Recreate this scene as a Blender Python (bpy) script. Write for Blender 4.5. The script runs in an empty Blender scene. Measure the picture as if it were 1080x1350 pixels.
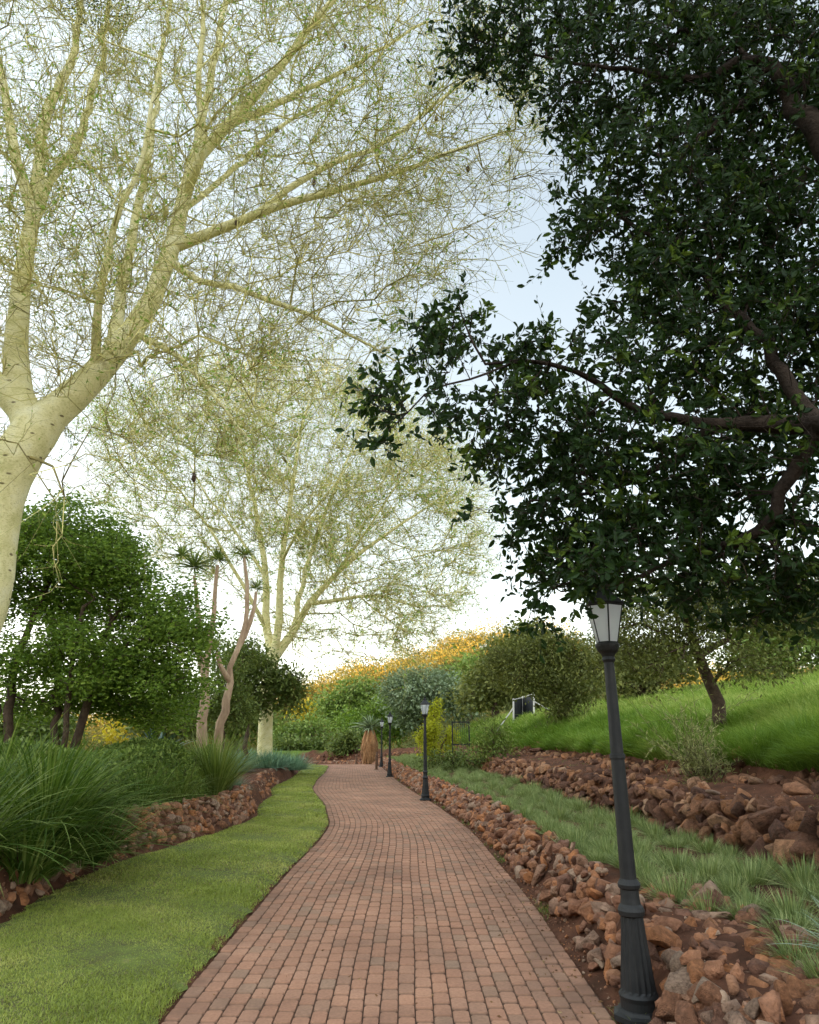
import bpy, bmesh, math
import numpy as np
from mathutils import Vector
PI = math.pi
rng = np.random.default_rng(7)
scene = bpy.context.scene
COL = scene.collection

# ------------------------------------------------------------------ camera
CAMH, PITCH, F = 1.6, math.radians(18.3), 900.0     # F in pixels of a 1080 x 1350 picture
CT, ST = math.cos(PITCH), math.sin(PITCH)
def px(x, y, Y):
    """world point at distance Y whose picture is at x, y"""
    x = np.asarray(x, float); y = np.asarray(y, float); Y = np.asarray(Y, float)
    u = (x-540)/F; v = (675-y)/F
    fy = CT - v*ST; fz = ST + v*CT
    t = Y/fy
    return np.stack([u*t, Y+0*u, CAMH+fz*t], -1)
def ppm(p):
    """pixels per metre at world point p"""
    return F/(p[..., 1]*CT+(p[..., 2]-CAMH)*ST)
def nrm(a):
    return a/np.maximum(np.linalg.norm(a, axis=-1, keepdims=True), 1e-9)
def frames(d, hint=None):
    d = nrm(d)
    if hint is None:
        hint = rng.normal(size=d.shape)
    u = nrm(np.cross(hint, d)); v = np.cross(d, u)
    return d, u, v

# ------------------------------------------------------------------ ground plan
def curve(tab, sm=1.6):
    ys = np.arange(-60, 220, 0.1)
    v = np.interp(ys, [t[0] for t in tab], [t[1] for t in tab])
    k = int(sm/0.1); ker = np.hanning(2*k+1); ker /= ker.sum()
    vp = np.pad(v, k, mode='edge'); v = np.convolve(vp, ker, 'valid')
    return lambda y: np.interp(y, ys, v)
Lf = curve([(-60,-1.3),(0,-1.38),(4.8,-1.46),(6,-1.5),(9,-1.53),(12,-1.47),(14.7,-1.55),(18.8,-2.15),(24.2,-3.2),(30,-3.75),(35,-4.05),(43.6,-4.8),(47,-7),(50,-11),(52,-20),(53,-60)])
Rf = curve([(-60,1.2),(0,1.2),(4.8,1.23),(8,1.25),(12,1.18),(14.5,1.05),(17,.83),(20,.5),(24.2,-.02),(30,-.6),(34,-.95),(42,-1.6),(50,-2.7),(53.5,-5),(56.5,-10),(58,-20),(59,-60)])
WLf = curve([(-60,-3.4),(0,-3.4),(7,-3.75),(8.7,-3.98),(10.4,-3.95),(12.1,-3.6),(14,-3.3),(16,-3.3),(18,-3.75),(21.3,-4.0),(24,-4.6),(30,-4.9),(38,-5.7),(44,-8.5),(47,-13),(49,-22),(50,-60)], .8)
W2f = curve([(-60,3.9),(0,3.9),(6.6,3.6),(9.4,3.4),(18,3.05),(34,2.2),(50,.6),(56,-2),(60,-10),(61.5,-20),(63,-60)], 1.6)
def W3f(y): return W2f(y)+1.7+.25*np.sin(y*.35)
def ss(a, b, x):
    t = np.clip((x-a)/(b-a), 0, 1); return t*t*(3-2*t)
def gdrop(x, y):
    return -.055*np.clip(y-46, 0, 70)*(1-ss(-4, 14, x))
def h(x, y):
    x = np.asarray(x, float); y = np.asarray(y, float)
    L, R, WL, W2, W3 = Lf(y), Rf(y), WLf(y), W2f(y), W3f(y)
    z = np.full(x.shape, -.035) + 0*y
    z = np.where(x < L-.03, .0, z)
    dl = WL-x
    z = np.where(dl > 0, .46*ss(-.02, .3, dl)+.012*np.clip(dl, 0, 16)+.06*np.sin(x*1.3+y*.7)*ss(.3, 2, dl), z)
    dr = x-R
    zr = -.035+.035*ss(0, .08, dr)+.33*ss(.08, .5, dr)+.12*ss(.5, 2.4, dr)+.02*np.sin(x*5+y*3)*ss(.4, .8, dr)
    zr = zr+.44*ss(-.05, .22, x-W2)+.14*ss(.2, 1.6, x-W2)+.34*ss(-.1, .35, x-W3)
    sl = np.clip(x-np.maximum(W3, 1.5)-.2, 0, 60)
    zr = zr+(.15*np.minimum(sl, 18)+.02*np.maximum(sl-18, 0))*(1-.6*ss(60, 110, y))+.028*np.clip(y-8, 0, 32)*ss(0, 3, sl)*(1-ss(45, 90, y))+.07*np.sin(x*.9+1)*np.sin(y*.6)*ss(0, 2, sl)
    z = np.where(dr > 0, zr, z)
    return z+gdrop(x, y)
def pg(x, y, z0=None):
    """world ground point seen at picture x, y (march along the ray)"""
    u = (x-540)/F; v = (675-y)/F
    d = np.array([u, CT-v*ST, ST+v*CT]); t = np.arange(2, 200, .02)
    P = t[:, None]*d; P[:, 2] += CAMH
    k = np.argmax(P[:, 2] < h(P[:, 0], P[:, 1]))
    return P[k] if k else np.array([P[-1, 0], P[-1, 1], 0])

# ------------------------------------------------------------------ materials
def mat_new(name):
    m = bpy.data.materials.new(name); m.use_nodes = True
    nt = m.node_tree; nt.nodes.clear()
    out = nt.nodes.new('ShaderNodeOutputMaterial')
    return m, nt, out
def N(nt, t, **kw):
    n = nt.nodes.new(t)
    for k, v in kw.items():
        if k in n.inputs: n.inputs[k].default_value = v
        else: setattr(n, k, v)
    return n
def ramp(nt, fac, stops, interp='LINEAR'):
    r = nt.nodes.new('ShaderNodeValToRGB'); r.color_ramp.interpolation = interp
    e = r.color_ramp.elements
    while len(e) < len(stops): e.new(.5)
    for i, (p, c) in enumerate(stops):
        e[i].position = p; e[i].color = (*c, 1)
    if fac is not None: nt.links.new(fac, r.inputs[0])
    return r.outputs[0]
def rnd_socket(nt, obj=False):
    a = nt.nodes.new('ShaderNodeAttribute'); a.attribute_name = 'rnd'
    s = a.outputs['Fac']
    if obj:
        oi = nt.nodes.new('ShaderNodeObjectInfo')
        m1 = N(nt, 'ShaderNodeMath', operation='ADD'); nt.links.new(s, m1.inputs[0]); nt.links.new(oi.outputs['Random'], m1.inputs[1])
        m2 = N(nt, 'ShaderNodeMath', operation='FRACT'); nt.links.new(m1.outputs[0], m2.inputs[0]); s = m2.outputs[0]
    return s
def noise(nt, scale, detail=4, rough=.55, coord='Object'):
    tc = nt.nodes.new('ShaderNodeTexCoord'); n = N(nt, 'ShaderNodeTexNoise', Scale=scale, Detail=detail, Roughness=rough)
    nt.links.new(tc.outputs[coord], n.inputs['Vector']); return n.outputs['Fac']
def mix(nt, fac, a, b, mode='MIX'):
    m = nt.nodes.new('ShaderNodeMix'); m.data_type = 'RGBA'; m.blend_type = mode
    for i, s in ((0, fac), (6, a), (7, b)):
        if isinstance(s, (int, float)): m.inputs[i].default_value = s
        elif isinstance(s, tuple): m.inputs[i].default_value = (*s, 1)
        else: nt.links.new(s, m.inputs[i])
    return m.outputs[2]
def bump(nt, height, strength=.4, dist=.02):
    b = N(nt, 'ShaderNodeBump', Strength=strength, Distance=dist); nt.links.new(height, b.inputs['Height']); return b.outputs[0]
def leaf_mat(name, c0, c1, c2, trans=.35, rough=.5, spec=.35):
    m, nt, out = mat_new(name)
    c = ramp(nt, rnd_socket(nt), [(0, c0), (.5, c1), (1, c2)])
    p = N(nt, 'ShaderNodeBsdfPrincipled', Roughness=rough); p.inputs['Specular IOR Level'].default_value = spec
    nt.links.new(c, p.inputs['Base Color'])
    t = nt.nodes.new('ShaderNodeBsdfTranslucent')
    tc = mix(nt, .5, c, (c1[0]*1.6, c1[1]*1.5, c1[2]*.6)); nt.links.new(tc, t.inputs['Color'])
    ms = N(nt, 'ShaderNodeMixShader'); ms.inputs[0].default_value = trans
    nt.links.new(p.outputs[0], ms.inputs[1]); nt.links.new(t.outputs[0], ms.inputs[2]); nt.links.new(ms.outputs[0], out.inputs[0])
    return m
def solid_mat(name, stops, nscale=6, rough=.8, bscale=30, bstr=.4, bdist=.02, use_rnd=False, metal=0, mott=None, spec=.3, stretch=None):
    m, nt, out = mat_new(name)
    tc = nt.nodes.new('ShaderNodeTexCoord'); mp = nt.nodes.new('ShaderNodeMapping'); nt.links.new(tc.outputs['Object'], mp.inputs[0])
    if stretch: mp.inputs['Scale'].default_value = stretch
    def nz(s, d=5):
        n = N(nt, 'ShaderNodeTexNoise', Scale=s, Detail=d, Roughness=.6); nt.links.new(mp.outputs[0], n.inputs['Vector']); return n.outputs['Fac']
    if use_rnd:
        c = ramp(nt, rnd_socket(nt, use_rnd == 'obj'), stops)
        mo = ramp(nt, nz(nscale), [(.3, mott[0]), (.7, mott[1])] if mott else [(.3, (.6,.6,.6)), (.7, (1.25,1.2,1.15))])
        c = mix(nt, 1.0, c, mo, 'MULTIPLY')
    else:
        c = ramp(nt, nz(nscale), stops)
    p = N(nt, 'ShaderNodeBsdfPrincipled', Roughness=rough, Metallic=metal); p.inputs['Specular IOR Level'].default_value = spec
    nt.links.new(c, p.inputs['Base Color'])
    nt.links.new(bump(nt, nz(bscale), bstr, bdist), p.inputs['Normal'])
    nt.links.new(p.outputs[0], out.inputs[0])
    return m

M = {}
M['brick'] = None
def brick_mat():
    m, nt, out = mat_new('paver')
    c = ramp(nt, rnd_socket(nt), [(0, (0.276, 0.162, 0.11)), (0.1, (0.326, 0.174, 0.114)), (0.35, (0.363, 0.188, 0.12)), (0.6, (0.379, 0.204, 0.132)), (0.8, (0.353, 0.194, 0.129)), (0.95, (0.288, 0.174, 0.117)), (1, (0.288, 0.185, 0.128))])
    n1 = ramp(nt, noise(nt, .9, 7, .65), [(.3, (.70,.67,.66)), (.7, (1.26,1.22,1.18))])
    n2 = ramp(nt, noise(nt, 45, 3), [(.3, (.8,.8,.8)), (.7, (1.18,1.18,1.18))])
    c = mix(nt, 1.0, c, n1, 'MULTIPLY'); c = mix(nt, .8, c, n2, 'MULTIPLY')
    # soil tracked onto the pavers along both edges
    e = nt.nodes.new('ShaderNodeAttribute'); e.attribute_name = 'edge'
    mm = N(nt, 'ShaderNodeMath', operation='MULTIPLY'); nt.links.new(e.outputs['Fac'], mm.inputs[0])
    nn = ramp(nt, noise(nt, 2.3, 6, .65), [(.38, (0,0,0)), (.62, (1,1,1))]); nt.links.new(nn, mm.inputs[1])
    c = mix(nt, mm.outputs[0], c, (.19,.10,.065))
    dd = nt.nodes.new('ShaderNodeAttribute'); dd.attribute_name = 'dirt_shade'
    c = mix(nt, dd.outputs['Fac'], c, (.10,.062,.043))  # joint dirt colour also carries the narrow shadow between pavers
    p = N(nt, 'ShaderNodeBsdfPrincipled', Roughness=.85); p.inputs['Specular IOR Level'].default_value = .25
    nt.links.new(c, p.inputs['Base Color']); nt.links.new(bump(nt, noise(nt, 120, 3), .35, .004), p.inputs['Normal'])
    nt.links.new(p.outputs[0], out.inputs[0]); return m
M['brick'] = brick_mat()
M['soil'] = solid_mat('soil', [(.3, (.085,.045,.03)), (.55, (.15,.07,.042)), (.75, (.21,.105,.065))], 3, .95, 40, .9, .03)
def ground_mat():
    m, nt, out = mat_new('ground')
    at = nt.nodes.new('ShaderNodeAttribute'); at.attribute_name = 'grass'
    soil = ramp(nt, noise(nt, 3.5, 8, .65), [(.3, (.055,.028,.018)), (.55, (.12,.052,.031)), (.75, (.20,.095,.055))])
    gr = ramp(nt, noise(nt, 1.2, 6, .6), [(.3, (.06,.08,.02)), (.6, (.11,.17,.03)), (.8, (.18,.2,.06))])
    c = mix(nt, at.outputs['Fac'], soil, gr)
    p = N(nt, 'ShaderNodeBsdfPrincipled', Roughness=.95); p.inputs['Specular IOR Level'].default_value = .1
    nt.links.new(c, p.inputs['Base Color']); nt.links.new(bump(nt, noise(nt, 22, 8, .7), .9, .04), p.inputs['Normal'])
    nt.links.new(p.outputs[0], out.inputs[0]); return m
M['ground'] = ground_mat()
M['joint'] = solid_mat('joint', [(.3, (.05,.03,.02)), (.7, (.11,.065,.045))], 12, .95, 40, .5, .01)
M['lawn'] = solid_mat('lawn', [(.35, (.09,.09,.03)), (.6, (.13,.17,.035)), (.8, (.22,.20,.08))], 5, .95, 60, .8, .02)
M['rock'] = solid_mat('rock', [(0, (.19,.095,.065)), (.25, (.30,.145,.09)), (.5, (.40,.19,.105)), (.65, (.48,.20,.085)), (.8, (.33,.20,.14)), (1, (.42,.30,.22))], 9, .9, 34, 1.0, .04, use_rnd='obj', mott=((.45,.42,.4),(1.25,1.2,1.15)))
M['darkrock'] = solid_mat('darkrock', [(0, (.12,.058,.04)), (.5, (.25,.12,.072)), (.8, (.40,.185,.09)), (1, (.42,.27,.18))], 7, .92, 26, 1.0, .05, use_rnd='obj', mott=((.4,.38,.36),(1.2,1.15,1.1)))
M['feverbark'] = solid_mat('feverbark', [(.3, (.50,.46,.20)), (.5, (.68,.62,.33)), (.72, (.80,.74,.46))], 5, .75, 30, .5, .02, stretch=(1,1,.5))
def fever_bark():
    m, nt, out = mat_new('feverbark')
    c = ramp(nt, noise(nt, 4, 6, .65), [(.3, (.60,.55,.24)), (.5, (.80,.73,.40)), (.72, (.88,.83,.58))])
    tc = nt.nodes.new('ShaderNodeTexCoord'); mp = nt.nodes.new('ShaderNodeMapping'); mp.inputs['Scale'].default_value = (4, 4, 9); nt.links.new(tc.outputs['Object'], mp.inputs[0])
    v = N(nt, 'ShaderNodeTexVoronoi', Scale=1.3, Randomness=1.); nt.links.new(mp.outputs[0], v.inputs['Vector'])
    k = ramp(nt, v.outputs['Distance'], [(.10, (.16,.12,.08)), (.17, (1,1,1))])
    f = N(nt, 'ShaderNodeTexNoise', Scale=9, Detail=6, Roughness=.7); nt.links.new(mp.outputs[0], f.inputs['Vector'])
    k2 = ramp(nt, f.outputs['Fac'], [(.38, (.66,.64,.5)), (.48, (1,1,1))])
    c = mix(nt, .9, c, k, 'MULTIPLY'); c = mix(nt, .8, c, k2, 'MULTIPLY')
    p = N(nt, 'ShaderNodeBsdfPrincipled', Roughness=.75); p.inputs['Specular IOR Level'].default_value = .3
    nt.links.new(c, p.inputs['Base Color']); nt.links.new(bump(nt, f.outputs['Fac'], .7, .03), p.inputs['Normal'])
    nt.links.new(p.outputs[0], out.inputs[0]); return m
M['feverbark'] = fever_bark()
M['fevertwig'] = solid_mat('fevertwig', [(0, (.20,.16,.065)), (.35, (.42,.39,.14)), (1, (.70,.65,.28))], 5, .8, 30, .2, .01, use_rnd=True)
M['darkbark'] = solid_mat('darkbark', [(.3, (.05,.032,.022)), (.6, (.10,.065,.045)), (.8, (.15,.10,.07))], 8, .9, 25, .9, .03)
M['blackbark'] = solid_mat('blackbark', [(.3, (.022,.015,.011)), (.6, (.045,.03,.022)), (.8, (.075,.052,.038))], 8, .95, 25, .9, .03)
M['redbark'] = solid_mat('redbark', [(.3, (.24,.155,.10)), (.6, (.40,.28,.185)), (.8, (.52,.40,.28))], 6, .85, 25, .6, .02, stretch=(1,1,.4))
M['skirt'] = solid_mat('skirt', [(0, (.20,.10,.045)), (.5, (.36,.18,.08)), (1, (.46,.27,.14))], 9, .9, 30, .3, .02, use_rnd=True)
M['iron'] = solid_mat('iron', [(.3, (.010,.011,.012)), (.7, (.022,.022,.022))], 8, .55, 60, .3, .004, spec=.28)
M['galv'] = solid_mat('galv', [(.3, (.35,.36,.36)), (.7, (.5,.5,.5))], 8, .5, 60, .1, .004, metal=.3)
M['mesh_dark'] = solid_mat('mesh_dark', [(.3, (.02,.022,.025)), (.7, (.035,.037,.04))], 3, .8, 90, .3, .01)
M['wood'] = solid_mat('wood', [(.3, (.09,.05,.03)), (.7, (.16,.09,.06))], 8, .85, 40, .4, .01)
M['paleface'] = solid_mat('paleface', [(.3, (.55,.53,.5)), (.7, (.7,.68,.66))], 1, .8, 20, .1, .01)
M['roofing'] = solid_mat('roofing', [(.3, (.16,.13,.11)), (.7, (.24,.2,.17))], 2, .8, 20, .2, .01)
def glass_mat():
    m, nt, out = mat_new('frosted')
    p = N(nt, 'ShaderNodeBsdfPrincipled', Roughness=.3); p.inputs['Base Color'].default_value = (.90,.93,.94,1)
    t = nt.nodes.new('ShaderNodeBsdfTranslucent'); t.inputs['Color'].default_value = (.95,.97,.98,1)
    ms = N(nt, 'ShaderNodeMixShader'); ms.inputs[0].default_value = .75
    nt.links.new(p.outputs[0], ms.inputs[1]); nt.links.new(t.outputs[0], ms.inputs[2]); nt.links.new(ms.outputs[0], out.inputs[0]); return m
M['frosted'] = glass_mat()
G = leaf_mat
M['feverleaf'] = G('feverleaf', (.11,.20,.035), (.20,.32,.06), (.36,.46,.11), .45, .6)
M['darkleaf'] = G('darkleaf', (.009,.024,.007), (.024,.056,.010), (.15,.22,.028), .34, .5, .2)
M['greenleaf'] = G('greenleaf', (.05,.10,.015), (.13,.22,.03), (.30,.40,.07), .35, .5, .25)
M['shrubleaf'] = G('shrubleaf', (.05,.08,.02), (.12,.17,.04), (.27,.31,.09), .3, .5, .3)
M['hedgeleaf'] = G('hedgeleaf', (.05,.10,.02), (.13,.20,.04), (.26,.34,.08), .3, .55, .25)
M['strap'] = G('strap', (.035,.075,.012), (.085,.155,.026), (.26,.32,.09), .3, .55, .18)
M['reed'] = G('reed', (.06,.10,.02), (.14,.20,.04), (.30,.34,.10), .3, .55, .2)
M['tussock'] = G('tussock', (.09,.14,.05), (.22,.29,.11), (.46,.49,.22), .25, .6, .2)
M['bluetuft'] = G('bluetuft', (.14,.22,.14), (.22,.31,.22), (.34,.42,.31), .2, .6)
M['bluebush'] = G('bluebush', (0.08,0.174,0.121), (0.144,0.275,0.189), (0.256,0.392,0.27), .2, .6)
M['lawnblade'] = G('lawnblade', (.15,.19,.04), (.30,.36,.075), (.56,.52,.18), .35, .6, .25)
M['drygrass'] = G('drygrass', (.16,.14,.06), (.26,.22,.10), (.34,.28,.15), .3, .7)
M['tallgrass'] = G('tallgrass', (.06,.13,.02), (.19,.31,.06), (.48,.52,.17), .4, .6, .2)
M['midgreen'] = G('midgreen', (0.08,0.131,0.034), (0.176,0.261,0.061), (0.336,0.406,0.108), .3, .6)
M['greygreen'] = G('greygreen', (0.08,0.123,0.068), (0.16,0.217,0.121), (0.304,0.362,0.216), .25, .6)
M['olive'] = G('olive', (0.056,0.072,0.02), (0.136,0.16,0.043), (0.288,0.29,0.081), .3, .6)
M['hillleaf'] = G('hillleaf', (.05,.065,.02), (.13,.125,.03), (.26,.19,.04), .25, .7)
M['limeleaf'] = G('limeleaf', (0.275,0.324,0.03), (0.45,0.48,0.045), (0.625,0.6,0.07), .4, .6)
M['wispy'] = G('wispy', (0.16,0.189,0.068), (0.288,0.304,0.121), (0.48,0.464,0.216), .3, .55)
M['sunlitleaf'] = G('sunlitleaf', (.30,.25,.03), (.46,.37,.04), (.6,.48,.06), .4, .6)  # golden sunlight put into the leaf colour
M['agave'] = G('agave', (.02,.05,.03), (.04,.085,.055), (.08,.14,.09), .1, .4, .5)
M['litter'] = G('litter', (.10,.05,.03), (.22,.12,.06), (.38,.27,.15), .15, .8)

# ------------------------------------------------------------------ mesh building
def meshdata(name, V, groups, mats, rnd=None, smooth=False, extra=None):
    """groups: list of (faces array (m,k), material index)"""
    V = np.ascontiguousarray(V, np.float32); me = bpy.data.meshes.new(name)
    me.vertices.add(len(V)); me.vertices.foreach_set('co', V.ravel())
    loops = np.concatenate([g[0].ravel() for g in groups]).astype(np.int32)
    cnt = np.concatenate([np.full(len(g[0]), g[0].shape[1]) for g in groups])
    mi = np.concatenate([np.full(len(g[0]), g[1]) for g in groups]).astype(np.int32)
    st = np.concatenate([[0], np.cumsum(cnt)[:-1]]).astype(np.int32)
    me.loops.add(len(loops)); me.loops.foreach_set('vertex_index', loops)
    me.polygons.add(len(cnt)); me.polygons.foreach_set('loop_start', st)
    me.polygons.foreach_set('material_index', mi)
    me.polygons.foreach_set('use_smooth', np.full(len(cnt), smooth))
    for m in mats: me.materials.append(M[m])
    if rnd is not None:
        a = me.attributes.new('rnd', 'FLOAT', 'POINT'); a.data.foreach_set('value', np.ascontiguousarray(rnd, np.float32))
    for k, v in (extra or {}).items():
        a = me.attributes.new(k, 'FLOAT', 'POINT'); a.data.foreach_set('value', np.ascontiguousarray(v, np.float32))
    me.update(calc_edges=True); me.validate()
    return me
class MB:
    def __init__(s): s.V = []; s.n = 0; s.G = []; s.R = []
    def add(s, V, F_, mi=0, rnd=None):
        V = V.reshape(-1, 3); s.V.append(V)
        for f in (F_ if isinstance(F_, list) else [F_]): s.G.append((f+s.n, mi))
        s.R.append(np.full(len(V), .5) if rnd is None else np.broadcast_to(rnd, (len(V),)).ravel() if np.ndim(rnd) == 0 else np.asarray(rnd).ravel())
        s.n += len(V); return s
    def data(s, name, mats, smooth=False):
        return meshdata(name, np.concatenate(s.V), s.G, mats, np.concatenate(s.R), smooth)
def link(name, data, parent=None, loc=None, **props):
    o = bpy.data.objects.new(name, data); COL.objects.link(o)
    if parent is not None: o.parent = parent
    if loc is not None: o.location = [float(c) for c in loc]
    for k, v in props.items(): o[k] = v
    return o
def thing(name, label, cat, loc, group=None, rot=0):
    o = link(name, None, None, loc, label=label, category=cat)
    o.rotation_euler = (0, 0, rot)
    if group: o['group'] = group
    return o
def local(mb, loc):
    """move world vertices into the frame of a thing standing at loc"""
    mb.V = [v-np.asarray(loc, float) for v in mb.V]; return mb
def dup(root, loc, rot, scale=1, label=None, group=None):
    r = root.copy(); COL.objects.link(r); r.location = [float(c) for c in loc]; r.rotation_euler = (0, 0, rot); r.scale = (scale,)*3
    if label: r['label'] = label
    if group: r['group'] = group
    for ch in list(root.children):
        c = ch.copy(); COL.objects.link(c); c.parent = r
        for g in ch.children:
            d = g.copy(); COL.objects.link(d); d.parent = c
    return r

def tubes(P, R, sides=4, cap=False):
    """P (n,k,3), R (n,k) -> V, F quads"""
    n, k, _ = P.shape
    T = np.gradient(P, axis=1) if k > 2 else np.repeat((P[:, 1:]-P[:, :1]), 2, 1)
    T = nrm(T)
    ref = rng.normal(size=(n, 1, 3)); avg = nrm(T.mean(1, keepdims=True)); ref = nrm(ref-(ref*avg).sum(-1, keepdims=True)*avg)
    u = nrm(np.cross(T, np.cross(ref, T))); v = np.cross(T, u)
    a = np.arange(sides)/sides*2*PI
    V = P[:, :, None]+R[:, :, None, None]*(u[:, :, None]*np.cos(a)[:, None]+v[:, :, None]*np.sin(a)[:, None])
    base = (np.arange(n)*k*sides)[:, None, None]; i = np.arange(k-1)[None, :, None]*sides; j = np.arange(sides)[None, None]; j2 = (j+1) % sides
    Fq = np.stack([base+i+j, base+i+j2, base+i+sides+j2, base+i+sides+j], -1).reshape(-1, 4)
    return V.reshape(-1, 3), Fq
def leaves(pos, d, size, template='oval', hint=None, wid=.45, fold=.15):
    """batch of leaves starting at pos along d"""
    n = len(pos); size = np.broadcast_to(size, (n,))[:, None, None]
    d, u, v = frames(d, hint)
    if template == 'oval':
        T = np.array([[0,0,0],[.35,.5,.0],[.75,.38,-.03],[1,0,-.12],[.75,-.38,-.03],[.35,-.5,.0],[.5,0,-.06]], float)
        T[:, 1] *= wid; T[:, 2] *= 1; T[[1, 2, 4, 5], 2] += fold*.3
        F_ = np.array([[0,1,6],[1,2,6],[2,3,6],[3,4,6],[4,5,6],[5,0,6]])
        F_ = np.array([[6,0,1,2],[6,2,3,4],[6,4,5,0]])
    elif template == 'lean':
        T = np.array([[0,0,0],[.45,.5*wid,.03],[1,0,-.08],[.45,-.5*wid,.03]], float); F_ = np.array([[0,1,2,3]])
    else:
        T = np.array([[0,-.5*wid,0],[1,-.5*wid,0],[1,.5*wid,0],[0,.5*wid,0]], float); F_ = np.array([[0,1,2,3]])
    V = pos[:, None]+size*(T[None, :, 0:1]*d[:, None]+T[None, :, 1:2]*u[:, None]+T[None, :, 2:3]*v[:, None])
    Fq = (np.arange(n)*len(T))[:, None, None]+F_[None]
    return V.reshape(-1, 3), Fq.reshape(-1, 4), len(T)
def blades(base, d, length, width, droop, k=4, flat=None):
    """ribbon blades: base (n,3) direction d, gravity droop"""
    n = len(base); d = nrm(d); length = np.broadcast_to(length, (n,)); width = np.broadcast_to(width, (n,)); droop = np.broadcast_to(droop, (n,))
    t = np.linspace(0, 1, k+1)
    P = base[:, None]+d[:, None]*(length[:, None]*t)[..., None]
    P[..., 2] -= (droop*length)[:, None]*t**2.2
    hor = d.copy(); hor[:, 2] = 0; hor = nrm(hor+1e-4)
    P += hor[:, None]*((droop*length*.35)[:, None]*t**2)[..., None]
    side = nrm(np.cross(hor, np.array([0, 0, 1.]))+(0 if flat is None else flat)*rng.normal(size=(n, 3)))
    w = width[:, None]*np.interp(t, [0, .25, .7, 1], [.6, 1, .75, .06])
    A = P-side[:, None]*w[..., None]*.5; B = P+side[:, None]*w[..., None]*.5
    V = np.stack([A, B], 2).reshape(-1, 3)
    b = (np.arange(n)*(k+1)*2)[:, None]; i = np.arange(k)[None]*2
    Fq = np.stack([b+i, b+i+1, b+i+3, b+i+2], -1).reshape(-1, 4)
    return V, Fq, (k+1)*2
def box(mb, c, s, mi=0, rnd=.5, rot=0):
    c = np.asarray(c, float); s = np.asarray(s, float)/2
    V = np.array([[x, y, z] for z in (-1, 1) for y in (-1, 1) for x in (-1, 1)], float)*s
    if rot:
        a = math.cos(rot), math.sin(rot); V = np.stack([V[:, 0]*a[0]-V[:, 1]*a[1], V[:, 0]*a[1]+V[:, 1]*a[0], V[:, 2]], 1)
    mb.add(V+c, np.array([[0,2,3,1],[4,5,7,6],[0,1,5,4],[2,6,7,3],[0,4,6,2],[1,3,7,5]]), mi, rnd)
def lathe(mb, prof, sides=24, flute=None, mi=0, phase=0):
    """prof: (z, r) list; flute(z)-> depth"""
    a = np.arange(sides)/sides*2*PI+phase
    V = []
    for z, r in prof:
        rr = np.full(sides, r)
        if flute is not None: rr = rr*(1-flute(z)*(np.arange(sides) % 2))
        V.append(np.stack([rr*np.cos(a), rr*np.sin(a), np.full(sides, z)], 1))
    V = np.concatenate(V); k = len(prof); i = np.arange(k-1)[:, None]*sides; j = np.arange(sides)[None]; j2 = (j+1) % sides
    Fq = np.stack([i+j, i+j2, i+sides+j2, i+sides+j], -1).reshape(-1, 4)
    mb.add(V, Fq, mi)
    for r0 in (0, k-1):
        f = np.arange(sides)+r0*sides
        mb.add(V[f], (np.arange(sides)[::-1] if r0 == 0 else np.arange(sides))[None], mi)

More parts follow.
